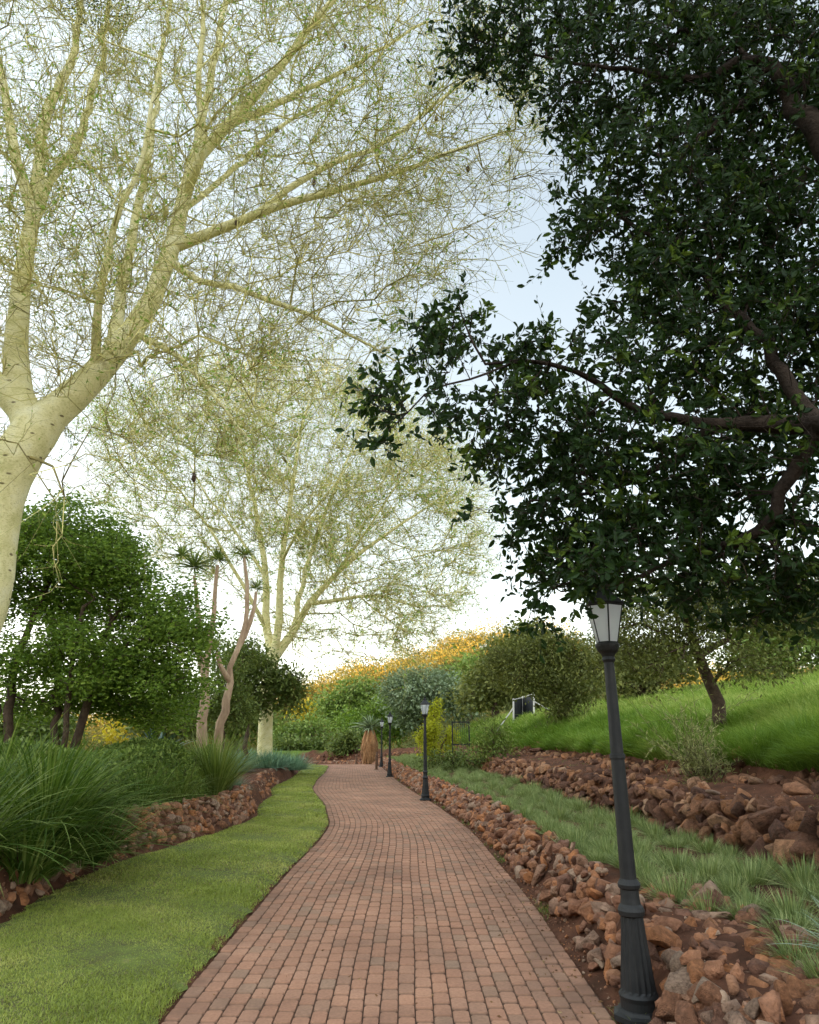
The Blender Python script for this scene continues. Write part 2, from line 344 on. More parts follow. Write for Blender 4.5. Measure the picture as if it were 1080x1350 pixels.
# ------------------------------------------------------------------ branching
class Tree:
    def __init__(s):
        s.P = []; s.par = []; s.r = []; s.T = []; s.len = []
    def node(s, p, par, r=0.):
        p = np.asarray(p, float); s.P.append(p); s.par.append(par); s.r.append(r)
        if par < 0: s.T.append(np.array([0, 0, 1.])); s.len.append(0.)
        else:
            d = p-s.P[par]; L = np.linalg.norm(d); s.T.append(d/max(L, 1e-6)); s.len.append(s.len[par]+L)
        return len(s.P)-1
    def nearest(s, p): return int(np.argmin(np.linalg.norm(np.array(s.P)-p, axis=1)))
    def limb(s, pts, radii, par=None, step=.3, wob=.02):
        """pts (n,3): smooth polyline attached to node par (or nearest node)"""
        pts = np.asarray(pts, float); n = len(pts)
        if par is None and s.P:
            par = s.nearest(pts[0]); pts = np.concatenate([[s.P[par]], pts[1:]]) if n > 1 else pts
        if par is None: par = -1
        ext = np.concatenate([[2*pts[0]-pts[1]], pts, [2*pts[-1]-pts[-2]]])
        last = par
        if par == -1: last = s.node(pts[0], -1, radii[0])
        for i in range(n-1):
            p0, p1, p2, p3 = ext[i:i+4]; L = np.linalg.norm(p2-p1); m = max(1, int(L/step))
            for j in range(1, m+1):
                t = j/m
                q = .5*((2*p1)+(-p0+p2)*t+(2*p0-5*p1+4*p2-p3)*t*t+(-p0+3*p1-3*p2+p3)*t**3)
                q = q+rng.normal(size=3)*wob*L*(0 if j == m else 1)
                last = s.node(q, last, radii[i]*(1-t)+radii[i+1]*t)
        return last
    def grow(s, targets, step=.35, alpha=.25, wob=.06, minlen=0., droop=0.):
        n0 = len(s.P); cap = n0+len(targets)*14+10
        A = np.zeros((cap, 3)); Ln = np.zeros(cap); A[:n0] = s.P; Ln[:n0] = s.len; n = n0
        ok = np.zeros(cap, bool); ok[:n0] = Ln[:n0] >= minlen
        D = np.min(np.linalg.norm(targets[:, None]-A[None, :n0][:, ok[:n0]][:, ::2], axis=2), axis=1) if n0 < 3000 else rng.random(len(targets))
        tips = []
        for ti in np.argsort(D):
            t = targets[ti]; d = np.linalg.norm(A[:n]-t, axis=1)
            cost = d+alpha*Ln[:n]+np.where(ok[:n], 0, 1e3)
            k = int(np.argmin(cost)); L = d[k]
            if L < step*.3: continue
            m = min(12, max(1, int(L/step))); c = s.P[k]+s.T[k]*L*.4+np.array([0, 0, droop*L])
            p0 = s.P[k]; last = k
            for j in range(1, m+1):
                q = j/m; b = (1-q)**2*p0+2*q*(1-q)*c+q*q*t
                if j < m: b = b+rng.normal(size=3)*wob*L/m
                last = s.node(b, last)
                A[n] = b; Ln[n] = s.len[last]; ok[n] = True; n += 1
                if n >= cap-1: break
            tips.append(last)
            if n >= cap-14: break
        return tips
    def radii(s, tip=.004, p=2.4):
        n = len(s.P); acc = np.zeros(n); kids = np.zeros(n, int)
        par = np.array(s.par)
        for i in range(n-1, -1, -1):
            if kids[i] == 0: acc[i] += tip**p
            if par[i] >= 0: acc[par[i]] += acc[i]; kids[par[i]] += 1
        g = np.array(s.r); r = acc**(1/p)
        s.rad = np.where(g > 0, g, r)
        for i in range(n):     # never thicker than the parent
            if par[i] >= 0: s.rad[i] = min(s.rad[i], s.rad[par[i]]*.98)
        return s.rad
    def mesh(s, thr, big=10, small=4, mid=.02, rnd=True):
        """returns (trunk MB, twig MB)"""
        n = len(s.P); P = np.array(s.P); par = np.array(s.par); ch = [[] for _ in range(n)]
        for i in range(n):
            if par[i] >= 0: ch[par[i]].append(i)
        A, B = MB(), MB(); stack = [i for i in range(n) if par[i] < 0]
        stack = [(i, None) for i in stack]
        while stack:
            i, pre = stack.pop(); chain = [] if pre is None else [pre]; c = i
            while True:
                chain.append(c)
                if not ch[c]: break
                k = max(ch[c], key=lambda q: s.rad[q])
                for q in ch[c]:
                    if q != k: stack.append((q, c))
                c = k
            if len(chain) < 2: continue
            R = s.rad[chain].copy()
            if pre is not None: R[0] = min(R[1]*1.25, s.rad[pre])
            side = big if R.max() > thr*2 else (6 if R.max() > mid else small)
            V, Fq = tubes(P[chain][None], R[None], side)
            (A if R[min(1, len(R)-1)] > thr else B).add(V, Fq, 0, rng.random())
        return A, B

def ell_targets(blobs, n, shell=.45):
    """blobs: list of (center(3), radii(3)); volume-weighted, biased outward"""
    c = np.array([b[0] for b in blobs]); r = np.array([b[1] for b in blobs]); w = np.prod(r, 1)**(.85); w /= w.sum()
    k = rng.choice(len(blobs), n, p=w); d = nrm(rng.normal(size=(n, 3))); rr = rng.random(n)**shell
    return c[k]+d*rr[:, None]*r[k]
def blob(x, y, rx, ry, Y, depth=None):
    c = px(x, y, Y); s = ppm(c); return (c, np.array([rx/s, (depth if depth else (rx+ry)/2/s), ry/s/ .97]))

def ragged(blobs, k=5):
    out = []
    for c, r in blobs:
        out.append((c, r*.72))
        for _ in range(k):
            d = nrm(rng.normal(size=3)); d[2] = d[2]*.8+.1; out.append((c+d*r*(.62+.3*rng.random()), r*rng.uniform(.24, .46)))
    return out
def leafy_tree(name, label, base, trunk_pts, blobs, n_t, leaf, per, size, bark='darkbark', group=None, thr=.02, spread=.25, template='lean', wid=.5, tip=.006, cat='tree', droop=-.1, minlen=1.0, trunk_name='trunk', step=.4, alpha=.25):
    base = np.asarray(base, float); t = Tree()
    for i, (pts, rad) in enumerate(trunk_pts): t.limb(pts, rad, par=-1 if i == 0 else None, step=.3)
    T = ell_targets(ragged(blobs), n_t, .4); tips = t.grow(T, step=step, minlen=minlen, alpha=alpha)
    t.radii(tip); A, B = t.mesh(thr)
    TP = np.array([t.P[i] for i in tips]); 
    # leaf clusters round the tips
    k = len(TP); cen = np.repeat(TP, per, 0)+rng.normal(size=(k*per, 3))*spread*np.array([1, 1, .7])
    crel = cen-np.repeat(TP, per, 0); d = nrm(crel)+rng.normal(size=cen.shape)*.7; d[:, 2] += droop
    hint = rng.normal(size=cen.shape)*.5; hint[:, 2] += 1.2
    hint = np.cross(nrm(d), hint)
    V, Fq, m = leaves(cen, d, size*(.6+.8*rng.random(len(cen))), template, hint=np.cross(hint, nrm(d)), wid=wid)
    cr = np.repeat(rng.random(k), per)*.45+rng.random(len(cen))*.55
    root = thing(name, label, cat, base, group)
    if A.n: link(trunk_name, local(A, base).data('trunk', [bark], True), root)
    B.add(V, Fq, 1, np.repeat(cr, m))
    if B.V and len(B.V) == 1: pass
    link('crown', local(B, base).data('crown', [bark, leaf], False), root)
    return root

# ------------------------------------------------------------------ SETTING: ground
def grid_axis(segs):
    out = []
    for a, b, s in segs: out.append(np.arange(a, b, s))
    return np.concatenate(out+[[segs[-1][1]]])
def make_ground():
    xs = grid_axis([(-1500,-200,130),(-200,-40,8),(-40,-8,.8),(-8,-5,.2),(-5,5.8,.06),(5.8,9,.15),(9,30,.7),(30,120,6),(120,1500,115)])
    ys = grid_axis([(-1500,-100,140),(-100,-12,8),(-12,2,.6),(2,22,.12),(22,62,.35),(62,130,2.5),(130,300,10),(300,2600,230)])
    X, Y = np.meshgrid(xs, ys, indexing='xy'); Z = h(X, Y)
    Z += (rng.random(Z.shape)-.5)*.02*((np.abs(X) < 9)&(X > Rf(Y)+.1)|(X < WLf(Y)-.1)&(X > -8))
    ny, nx = X.shape; V = np.stack([X, Y, Z], -1).reshape(-1, 3)
    i = np.arange(ny-1)[:, None]*nx+np.arange(nx-1)[None]
    Fq = np.stack([i, i+1, i+nx+1, i+nx], -1).reshape(-1, 4)
    gr = np.clip(ss(.1, .9, X-W3f(Y)-.3)+(X < -9)*1.+(Y > 64)*1.+(X < WLf(Y)-4)*.6, 0, 1).reshape(-1)
    me = meshdata('ground', V, [(Fq, 0)], ['ground'], smooth=True, extra={'grass': gr})
    link('ground', me, kind='structure')
make_ground()
def make_lawn():
    ys = np.arange(-4, 49, .12); n = 40
    a = WLf(ys)+.05+.04*np.sin(ys*7)+.03*np.sin(ys*17); b = Lf(ys)-.05-.025*np.sin(ys*9)-.02*np.sin(ys*23+1)
    t = np.linspace(0, 1, n); X = a[:, None]*(1-t)+b[:, None]*t; Y = ys[:, None]+0*X
    Z = gdrop(X, Y)+.045*np.minimum(1, np.minimum(t, 1-t)*14)+.012*np.sin(X*3+Y)*np.sin(Y*1.7)-.004
    V = np.stack([X, Y, Z], -1).reshape(-1, 3); i = np.arange(len(ys)-1)[:, None]*n+np.arange(n-1)[None]
    Fq = np.stack([i, i+1, i+n+1, i+n], -1).reshape(-1, 4)
    link('lawn', meshdata('lawn', V, [(Fq, 0)], ['lawn'], smooth=True), kind='structure')
    # blades, thinner and denser close by
    def scat(y0, y1, n, ln, wd):
        y = y0+(y1-y0)*rng.random(n)**1.15; tt = rng.random(n); aa = WLf(y)+.06+.03*np.sin(y*17); bb = Lf(y)-.02-.05*rng.random(n)
        x = aa*(1-tt)+bb*tt
        keep = (x > -.62*y*1.0-1.2)
        x, y = x[keep], y[keep]; p = np.stack([x, y, gdrop(x, y)+.045*np.minimum(1, np.minimum(tt[keep], 1-tt[keep])*14)+.012*np.sin(x*3+y)*np.sin(y*1.7)-.012], -1)
        d = rng.normal(size=p.shape)*.55; d[:, 2] = 1
        l = ln*(.5+rng.random(len(x)))*(.8+.4*np.sin(x*2.3+y*1.1)*np.sin(y*2.9))
        V, Fq, m = blades(p, d, l, wd*(.7+.6*rng.random(len(x))), .35, 2)
        patch = .5+.3*np.sin(x*1.7+2*np.sin(y*.9))*np.sin(y*1.3+x)+.25*np.sin(x*6.1+y*2.3+np.sin(y*5))*np.sin(y*4.7-x*2)
        r = np.clip(patch*.6+rng.random(len(x))*.4, 0, 1)
        return V, Fq, np.repeat(r, m), m, len(x)
    A = MB(); D = MB()
    for y0, y1, n, ln, wd in ((3.6, 8, 110000, .045, .0052), (8, 15, 60000, .052, .009), (15, 30, 35000, .06, .016), (30, 48, 12000, .06, .025)):
        V, Fq, r, m, c = scat(y0, y1, n, ln, wd); A.add(V, Fq, 0, r)
        V, Fq, r, m, c = scat(y0, y1, n//5, ln*.9, wd)
        b0 = V.reshape(c, m, 3)[:, 0]; kp = (np.sin(b0[:, 0]*2.1+b0[:, 1]*.6)*np.sin(b0[:, 1]*1.7+b0[:, 0])+.35*np.sin(b0[:, 0]*9)*np.sin(b0[:, 1]*8) > .12)|(rng.random(c) < .3)
        A.add(V.reshape(c, m, 3)[kp].reshape(-1, 3), Fq[:int(kp.sum())*(m//2-1)], 1, r.reshape(c, m)[kp].ravel())
    link('lawn_grass', A.data('lawn_grass', ['lawnblade', 'drygrass']), label='short mown green grass blades of the lawn beside the brick path', category='grass', kind='stuff')
make_lawn()
def make_path():
    # both edges followed by one parameter, then pavers laid in columns that run along the path
    ys = np.concatenate([np.arange(-5, 44.2, .1)])
    Lp = np.stack([Lf(ys), ys], 1); Rp = np.stack([Rf(ys), ys], 1)
    t = np.linspace(0, 1, 160)[1:]
    def bez(p):
        p = np.array(p, float); return ((1-t)**3)[:, None]*p[0]+(3*(1-t)**2*t)[:, None]*p[1]+(3*(1-t)*t*t)[:, None]*p[2]+(t**3)[:, None]*p[3]
    l0 = Lp[-1]; r0 = Rp[-1]
    Lp = np.concatenate([Lp, bez([l0, l0+[-.9, 4], [-9, 51.2], [-22, 52]])]); Rp = np.concatenate([Rp, bez([r0, r0+[-1, 9.5], [-8, 56.2], [-22, 57.7]])])
    C = (Lp+Rp)/2; s = np.concatenate([[0], np.cumsum(np.linalg.norm(np.diff(C, axis=0), axis=1))])
    nc = 25; L = .196; rows = int(s[-1]/L)-1
    col = np.arange(nc)[None].repeat(rows, 0); row = np.arange(rows)[:, None].repeat(nc, 1)
    s0 = (row+.5*(col % 2)+.06*np.sin(col*1.9))*L+.035*np.sin(row*.05+col*.25); s1 = s0+L; u0 = col/nc; u1 = (col+1)/nc
    s0, s1, u0, u1 = [a.ravel() for a in (s0, s1, u0, u1)]; n = len(s0)
    def at(S, U):
        lx = np.stack([np.interp(S, s, Lp[:, k])*(1-U)+np.interp(S, s, Rp[:, k])*U for k in (0, 1)], -1); return lx
    g = .0028; gu = g*.55/2.75; bev = .006; bu = bev*.8/2.75
    def ring(ds, du, z):
        out = []
        c = .015; cu = c/2.75      # rounded corners: two vertices at each
        for a, b, e in ((0, 0, 0), (0, 0, 1), (0, 1, 1), (0, 1, 0), (1, 1, 0), (1, 1, 1), (1, 0, 1), (1, 0, 0)):
            dd = ds+(c if e == 0 else 0); d2 = du+(cu if e else 0)
            S = (s0+dd) if a == 0 else (s1-dd); U = (u0+d2) if b == 0 else (u1-d2)
            U = U+.003*np.sin(S*1.1+np.round(U*nc)*.5)+.0011*np.sin(S*4.1+np.round(U*nc)*2.3)
            p = at(S, U); out.append(np.concatenate([p, z[:, None]], 1))
        return np.stack(out, 1)
    zj = rng.normal(size=n)*.0019; mid = at((s0+s1)/2, (u0+u1)/2); gz = gdrop(mid[:, 0], mid[:, 1])
    top = ring(g+.0145, gu+bu, zj+gz+.001); top[..., 2] += rng.normal(size=(n, 1))*.0008+rng.normal(size=(n, 8))*.0006
    md = ring(g+.0015, gu, zj-.009+gz); lo = ring(g, gu, zj-.05+gz)
    V = np.concatenate([top, md, lo], 1)   # n,24,3
    j = np.arange(8); j2 = (j+1) % 8
    f = np.concatenate([np.stack([j, j2, j2+8, j+8], 1), np.stack([j+8, j2+8, j2+16, j+16], 1)])
    Fq = (np.arange(n)*24)[:, None, None]+f[None]; Ft = (np.arange(n)*24)[:, None]+np.arange(8)[::-1][None]
    um = (u0+u1)/2; edge = np.clip(np.maximum(ss(.72, 1.02, um)*1.0, 1-ss(0, .10, um)), 0, 1)
    r = rng.random(n); 
    me = meshdata('path', V.reshape(-1, 3), [(Fq.reshape(-1, 4), 0), (Ft, 0)], ['brick'], np.repeat(r, 24), extra={'edge': np.repeat(edge, 24), 'dirt_shade': np.tile([.08]*8+[.8]*16, n)})
    link('path', me, kind='structure')
    # sand bed below the joints
    k = 6; U = np.linspace(0, 1, k); q = np.arange(0, len(s), 3)
    B = np.stack([np.stack([Lp[q, i][:, None]*(1-U)+Rp[q, i][:, None]*U for i in (0, 1)], -1)[..., 0], np.stack([Lp[q, i][:, None]*(1-U)+Rp[q, i][:, None]*U for i in (0, 1)], -1)[..., 1]], -1)
    Z = gdrop(B[..., 0], B[..., 1])-.014; V = np.concatenate([B, Z[..., None]], -1).reshape(-1, 3)
    i = np.arange(len(q)-1)[:, None]*k+np.arange(k-1)[None]
    link('path_bedding', meshdata('path_bedding', V, [(np.stack([i, i+1, i+k+1, i+k], -1).reshape(-1, 4), 0)], ['joint']), kind='structure')
make_path()

# ------------------------------------------------------------------ hills
def make_hill():
    crest = [(-60, 955), (240, 948), (330, 944), (390, 928), (420, 915), (450, 894), (480, 882), (520, 878), (560, 862), (600, 845), (650, 838), (700, 835), (760, 868), (860, 885), (1000, 890), (1250, 890)]
    Yc = 175.; C = np.array([px(a, b, Yc+.05*(a-540)) for a, b in crest]); C[:, 2] -= 3.5
    xs = np.linspace(C[0, 0]-40, C[-1, 0]+60, 150); zc = np.interp(xs, C[:, 0], C[:, 2]); yc = np.interp(xs, C[:, 0], C[:, 1])
    t = np.linspace(0, 1, 50); prof = np.interp(t, [0, .6, 1], [0, 1, 0]); prof = ss(0, 1, prof)**.8
    ysv = np.where(t < .6, (t/.6), 1)[None]*(yc[:, None]-95)+95+np.where(t > .6, (t-.6)/.4, 0)[None]*90
    gz = h(xs[:, None]+0*ysv, ysv)*0-4
    Z = gz+(zc[:, None]-gz)*prof[None]; X = xs[:, None]+0*ysv
    Z += 1.6*np.sin(X*.11+ysv*.07)*np.sin(ysv*.13)*prof[None]
    V = np.stack([X, ysv, Z], -1); n = len(t)
    i = np.arange(len(xs)-1)[:, None]*n+np.arange(n-1)[None]
    link('hills', meshdata('hills', V.reshape(-1, 3), [(np.stack([i, i+n, i+n+1, i+1], -1).reshape(-1, 4), 0)], ['olive'], np.full(V.size//3, .6), True), kind='structure')
    # wood on its face: crowns of uneven size in clumps
    mb = MB(); K = 1150
    a = rng.integers(0, len(xs)-1, K*2); b = rng.integers(4, 33, K*2)
    keep = (xs[a] > -80)&(xs[a] < 130); a = a[keep][:K]; b = b[keep][:K]
    c = V[a, b]+rng.normal(size=(len(a), 3))*[.5, .8, .2]
    rad = 1.6+3.4*rng.random(len(a))**1.6; c[:, 2] += rad*.6; per = 400
    d = nrm(rng.normal(size=(len(a)*per, 3))); d[:, 2] = np.abs(d[:, 2])*1.0-.25*rng.random(len(d))
    cr = np.repeat(c, per, 0); rr = np.repeat(rad, per)
    lump = 1+.22*np.sin(d[:, 0]*5+cr[:, 0])*np.sin(d[:, 1]*5+cr[:, 1])+.12*np.sin(d[:, 2]*9+cr[:, 0])
    p = cr+d*(rr*lump*(.75+.3*rng.random(len(d))))[:, None]*[1.15, 1.15, .85]
    V2, F2, m = leaves(p, d+rng.normal(size=d.shape)*.8, .34*(.6+.8*rng.random(len(p))), 'lean', wid=.8)
    r = np.repeat(rng.random(len(a)), per)*.75+rng.random(len(p))*.25
    mb.add(V2, F2, 0, np.repeat(r, m))
    link('hillside_woodland', mb.data('hillside_woodland', ['hillleaf']), label='far wooded hillside of dense bushveld trees, its crest lit golden', category='woodland', kind='stuff')
make_hill()
SUN_AZ, SUN_EL = math.radians(222), math.radians(7.0)     # azimuth measured clockwise from +Y
sun_dir = np.array([math.sin(SUN_AZ)*math.cos(SUN_EL), math.cos(SUN_AZ)*math.cos(SUN_EL), math.sin(SUN_EL)])
def make_shade_ridge():
    """unseen ridge added behind the camera to keep the low sun off the garden"""
    hd = nrm(sun_dir[:2]); sd = np.array([-hd[1], hd[0]])
    s = np.linspace(-160, 160, 90); t = np.linspace(-1, 1, 24)
    X = hd[0]*(95+38*t[None])+sd[0]*s[:, None]; Y = hd[1]*(95+38*t[None])+sd[1]*s[:, None]
    top = (38.5+3*np.sin(s*.05)+1.5*np.sin(s*.21))
    top *= ss(-160, -80, s)*(1-ss(85, 160, s))
    Z = -2+(top[:, None]+2)*np.cos(t*PI/2)[None]**1.2+rng.normal(size=X.shape)*.4
    V = np.stack([X, Y, Z], -1); n = len(t); i = np.arange(len(s)-1)[:, None]*n+np.arange(n-1)[None]
    link('hills', meshdata('shade_ridge', V.reshape(-1, 3), [(np.stack([i, i+1, i+n+1, i+n], -1).reshape(-1, 4), 0)], ['olive'], np.full(V.size//3, .4), True), kind='structure')  # unseen hill, added and shaped to hold the sun off the foreground
make_shade_ridge()

# ------------------------------------------------------------------ rocks
def rock_mesh(seed, flat=1.):
    r = np.random.default_rng(seed); bm = bmesh.new()
    P = nrm(r.normal(size=(15, 3)))*(.42+.1*r.random((15, 1)))*np.array([1, .8, .62*flat])
    for p in P: bm.verts.new(p)
    bmesh.ops.convex_hull(bm, input=bm.verts); 
    loose = [v for v in bm.verts if not v.link_faces]; bmesh.ops.delete(bm, geom=loose, context='VERTS')
    bmesh.ops.dissolve_limit(bm, angle_limit=.2, verts=bm.verts, edges=bm.edges)
    bmesh.ops.bevel(bm, geom=bm.edges[:], offset=.028, segments=1, profile=.6, affect='EDGES', clamp_overlap=True)
    bmesh.ops.triangulate(bm, faces=bm.faces); bmesh.ops.recalc_face_normals(bm, faces=bm.faces)
    V = np.array([v.co[:] for v in bm.verts]); Ft = np.array([[v.index for v in f.verts] for f in bm.faces]); bm.free()
    V += .014*np.sin(V[:, [1, 2, 0]]*19+seed)+.01*np.sin(V[:, [2, 0, 1]]*51+seed)
    return V, Ft
RK = [rock_mesh(i, .8+.5*(i % 3)/2) for i in range(14)]
RM = {m: [meshdata('rock', v, [(f, 0)], [m], np.full(len(v), .0), True) for v, f in RK] for m in ('rock', 'darkrock')}
def euler_m(e):
    cx, sx, cy, sy, cz, sz = np.cos(e[:, 0]), np.sin(e[:, 0]), np.cos(e[:, 1]), np.sin(e[:, 1]), np.cos(e[:, 2]), np.sin(e[:, 2])
    return np.stack([np.stack([cy*cz, sx*sy*cz-cx*sz, cx*sy*cz+sx*sz], -1), np.stack([cy*sz, sx*sy*sz+cx*cz, cx*sy*sz-sx*cz], -1), np.stack([-sy, sx*cy, cx*cy], -1)], -2)
def rock_wall(name, label, pts, sizes, mat, n_ind=100, group=None, cat='stone wall'):
    """pts (n,3) centres, sizes (n,): the largest in the picture become stones of their own, the rest one mesh"""
    base = pts[np.argmin(pts[:, 1])].copy(); n = len(pts); base[2] = float(h(base[0], base[1]))
    e = rng.normal(size=(n, 3))*[.5, .5, 0]; e[:, 2] = rng.random(n)*2*PI; k = rng.integers(0, len(RK), n)
    sc = sizes[:, None]*(.8+.45*rng.random((n, 3)))
    show = sizes*ppm(pts)
    inview = (pts[:, 1] > 3.8)&(np.abs(pts[:, 0]) < .68*pts[:, 1]+.5)
    order = np.argsort(-show*inview)
    root = thing(name, label, cat, base, group)
    for i in order[:n_ind]:
        o = link('stone', RM[mat][k[i]], root, pts[i]-base); o.rotation_euler = [float(a) for a in e[i]]; o.scale = [float(a) for a in sc[i]]
    rest = order[n_ind:]
    if len(rest):
        mb = MB(); Rm = euler_m(e)
        for v in range(len(RK)):
            s_ = rest[k[rest] == v]
            if not len(s_): continue
            V, Fq = RK[v]
            W = np.einsum('nij,nkj->nki', Rm[s_], V[None]*sc[s_][:, None])+(pts[s_]-base)[:, None]
            FF = (np.arange(len(s_))*len(V))[:, None, None]+Fq[None]
            mb.add(W, FF.reshape(-1, 3), 0, np.repeat(rng.random(len(s_)), len(V)))
        o = link('rubble', mb.data('rubble', [mat], True), root, kind='stuff')
    return root
def band(edge, y0, y1, dens, off0, off1, z0, z1, smin, smax, side=1, lean=1.):
    """stones on a sloping face between offset off0 (height z0) and off1 (height z1) from an edge curve"""
    n = int((y1-y0)*dens); y = y0+(y1-y0)*rng.random(n); t = rng.random(n)
    # blue-noise-ish thinning is skipped: stones overlap like rubble
    e = edge(y); slope = (edge(y+.1)-edge(y-.1))/.2; nx_ = 1/np.sqrt(1+slope**2); ny_ = -slope*nx_
    off = off0+(off1-off0)*t
    x = e+side*nx_*off; yy = y+side*ny_*off
    z = z0+(z1-z0)*t**lean+rng.normal(size=n)*.015
    s_ = smin+(smax-smin)*rng.random(n)**1.8
    return np.stack([x, yy, z+gdrop(x, yy)], -1), s_
# long low wall along the path
pa, sa = band(Rf, 2.5, 56, 40, .10, .46, .04, .36, .11, .27)
pb, sb = band(Rf, 2.5, 56, 12, .42, .62, .35, .40, .10, .24)
pa2, sa2 = band(Rf, 2.5, 6.8, 115, .3, 1.25, .2, .40, .12, .28)
P_ = np.concatenate([pa, pb, pa2]); S_ = np.concatenate([sa, sb, sa2])
keep = (np.hypot(P_[:, 0]-1.40, P_[:, 1]-4.83) > .2)&(np.hypot(P_[:, 0]-.40, P_[:, 1]-19.9) > .2)
rock_wall('rubble_wall', 'low wall of broken reddish stones edging the brick path beneath the lamp posts', P_[keep], S_[keep], 'rock')
# terrace wall
pa, sa = band(W2f, 2.5, 60, 25, -.08, .14, -.0, .46, .15, .38)
pb, sb = band(W2f, 2.5, 60, 11, .08, .5, .43, .5, .12, .28)
P_ = np.concatenate([pa, pb]); P_[:, 2] = P_[:, 2]+.45; S_ = np.concatenate([sa, sb])*(1+.45*(P_[:, 1] < 10.5)*rng.random(len(P_)))
rock_wall('terrace_wall', 'taller dry stone wall of dark brown rocks behind the planted terrace', P_, S_, 'darkrock')
pa, sa = band(W3f, 2.5, 45, 24, -.45, .35, .0, .33, .10, .36)
pa[:, 2] = h(pa[:, 0], pa[:, 1])+.02
rock_wall('terrace_wall', 'broken uppermost row of dark rocks at the foot of the grassy slope', pa, sa, 'darkrock', 60)
# bed wall by the lawn
pa, sa = band(WLf, 9.3, 17.6, 62, .04, .30, .06, .52, .12, .27, -1)
pb, sb = band(WLf, 9.6, 17.2, 14, .2, .45, .50, .54, .12, .25, -1)
rock_wall('rubble_wall', 'curved wall of pale orange stones between the lawn and the hedge', np.concatenate([pa, pb]), np.concatenate([sa, sb]), 'rock')
pa, sa = band(WLf, 19.5, 27, 24, .04, .35, .06, .48, .12, .26, -1)
rock_wall('rubble_wall', 'small pile of orange stones at the lawn edge below the pale tree trunk', pa, sa, 'rock', 40)
pa, sa = band(WLf, 4.5, 9.6, 46, .03, .40, .05, .46, .13, .30, -1)
rock_wall('rubble_wall', 'few stones under the strap leaves where the lawn meets bare soil', pa, sa, 'rock', 40)
def boulder(label, x, y, size, k, mat='rock', flat=.75, dz=0, hue=None):
    p = pg(x, y); o = link('boulder', RM[mat][k], None, (p[0], p[1], p[2]+size*.22+dz), label=label, category='rock'); o.scale = (size, size*.9, size*flat); o.rotation_euler = (.15, .1, k*1.7)
boulder('rounded orange boulder lying on top of the dark terrace wall', 1055, 1062, .42, 3, dz=.06)
boulder('flat orange stone on the dark terrace wall behind the nearest lamp post', 818, 1028, .36, 5, flat=.6, dz=.05)
boulder('thin bright stone slab lying on the terrace wall beside the soil shelf', 940, 1058, .30, 8, flat=.3, dz=.05)
boulder('big dark squarish boulder set in the terrace wall, nearest the lamp pole of the three', 955, 1096, .52, 1, 'darkrock', .95, -.05)
boulder('big dark boulder in the middle of the three set in the terrace wall', 1012, 1112, .56, 7, 'darkrock', .95, -.05)
boulder('big dark boulder half buried where the terrace wall leaves the picture', 1068, 1132, .55, 10, 'darkrock', 1., -.05)
boulder('pale flat slab resting below the dark tree on the grassy slope', 706, 995, .62, 2, flat=.35)

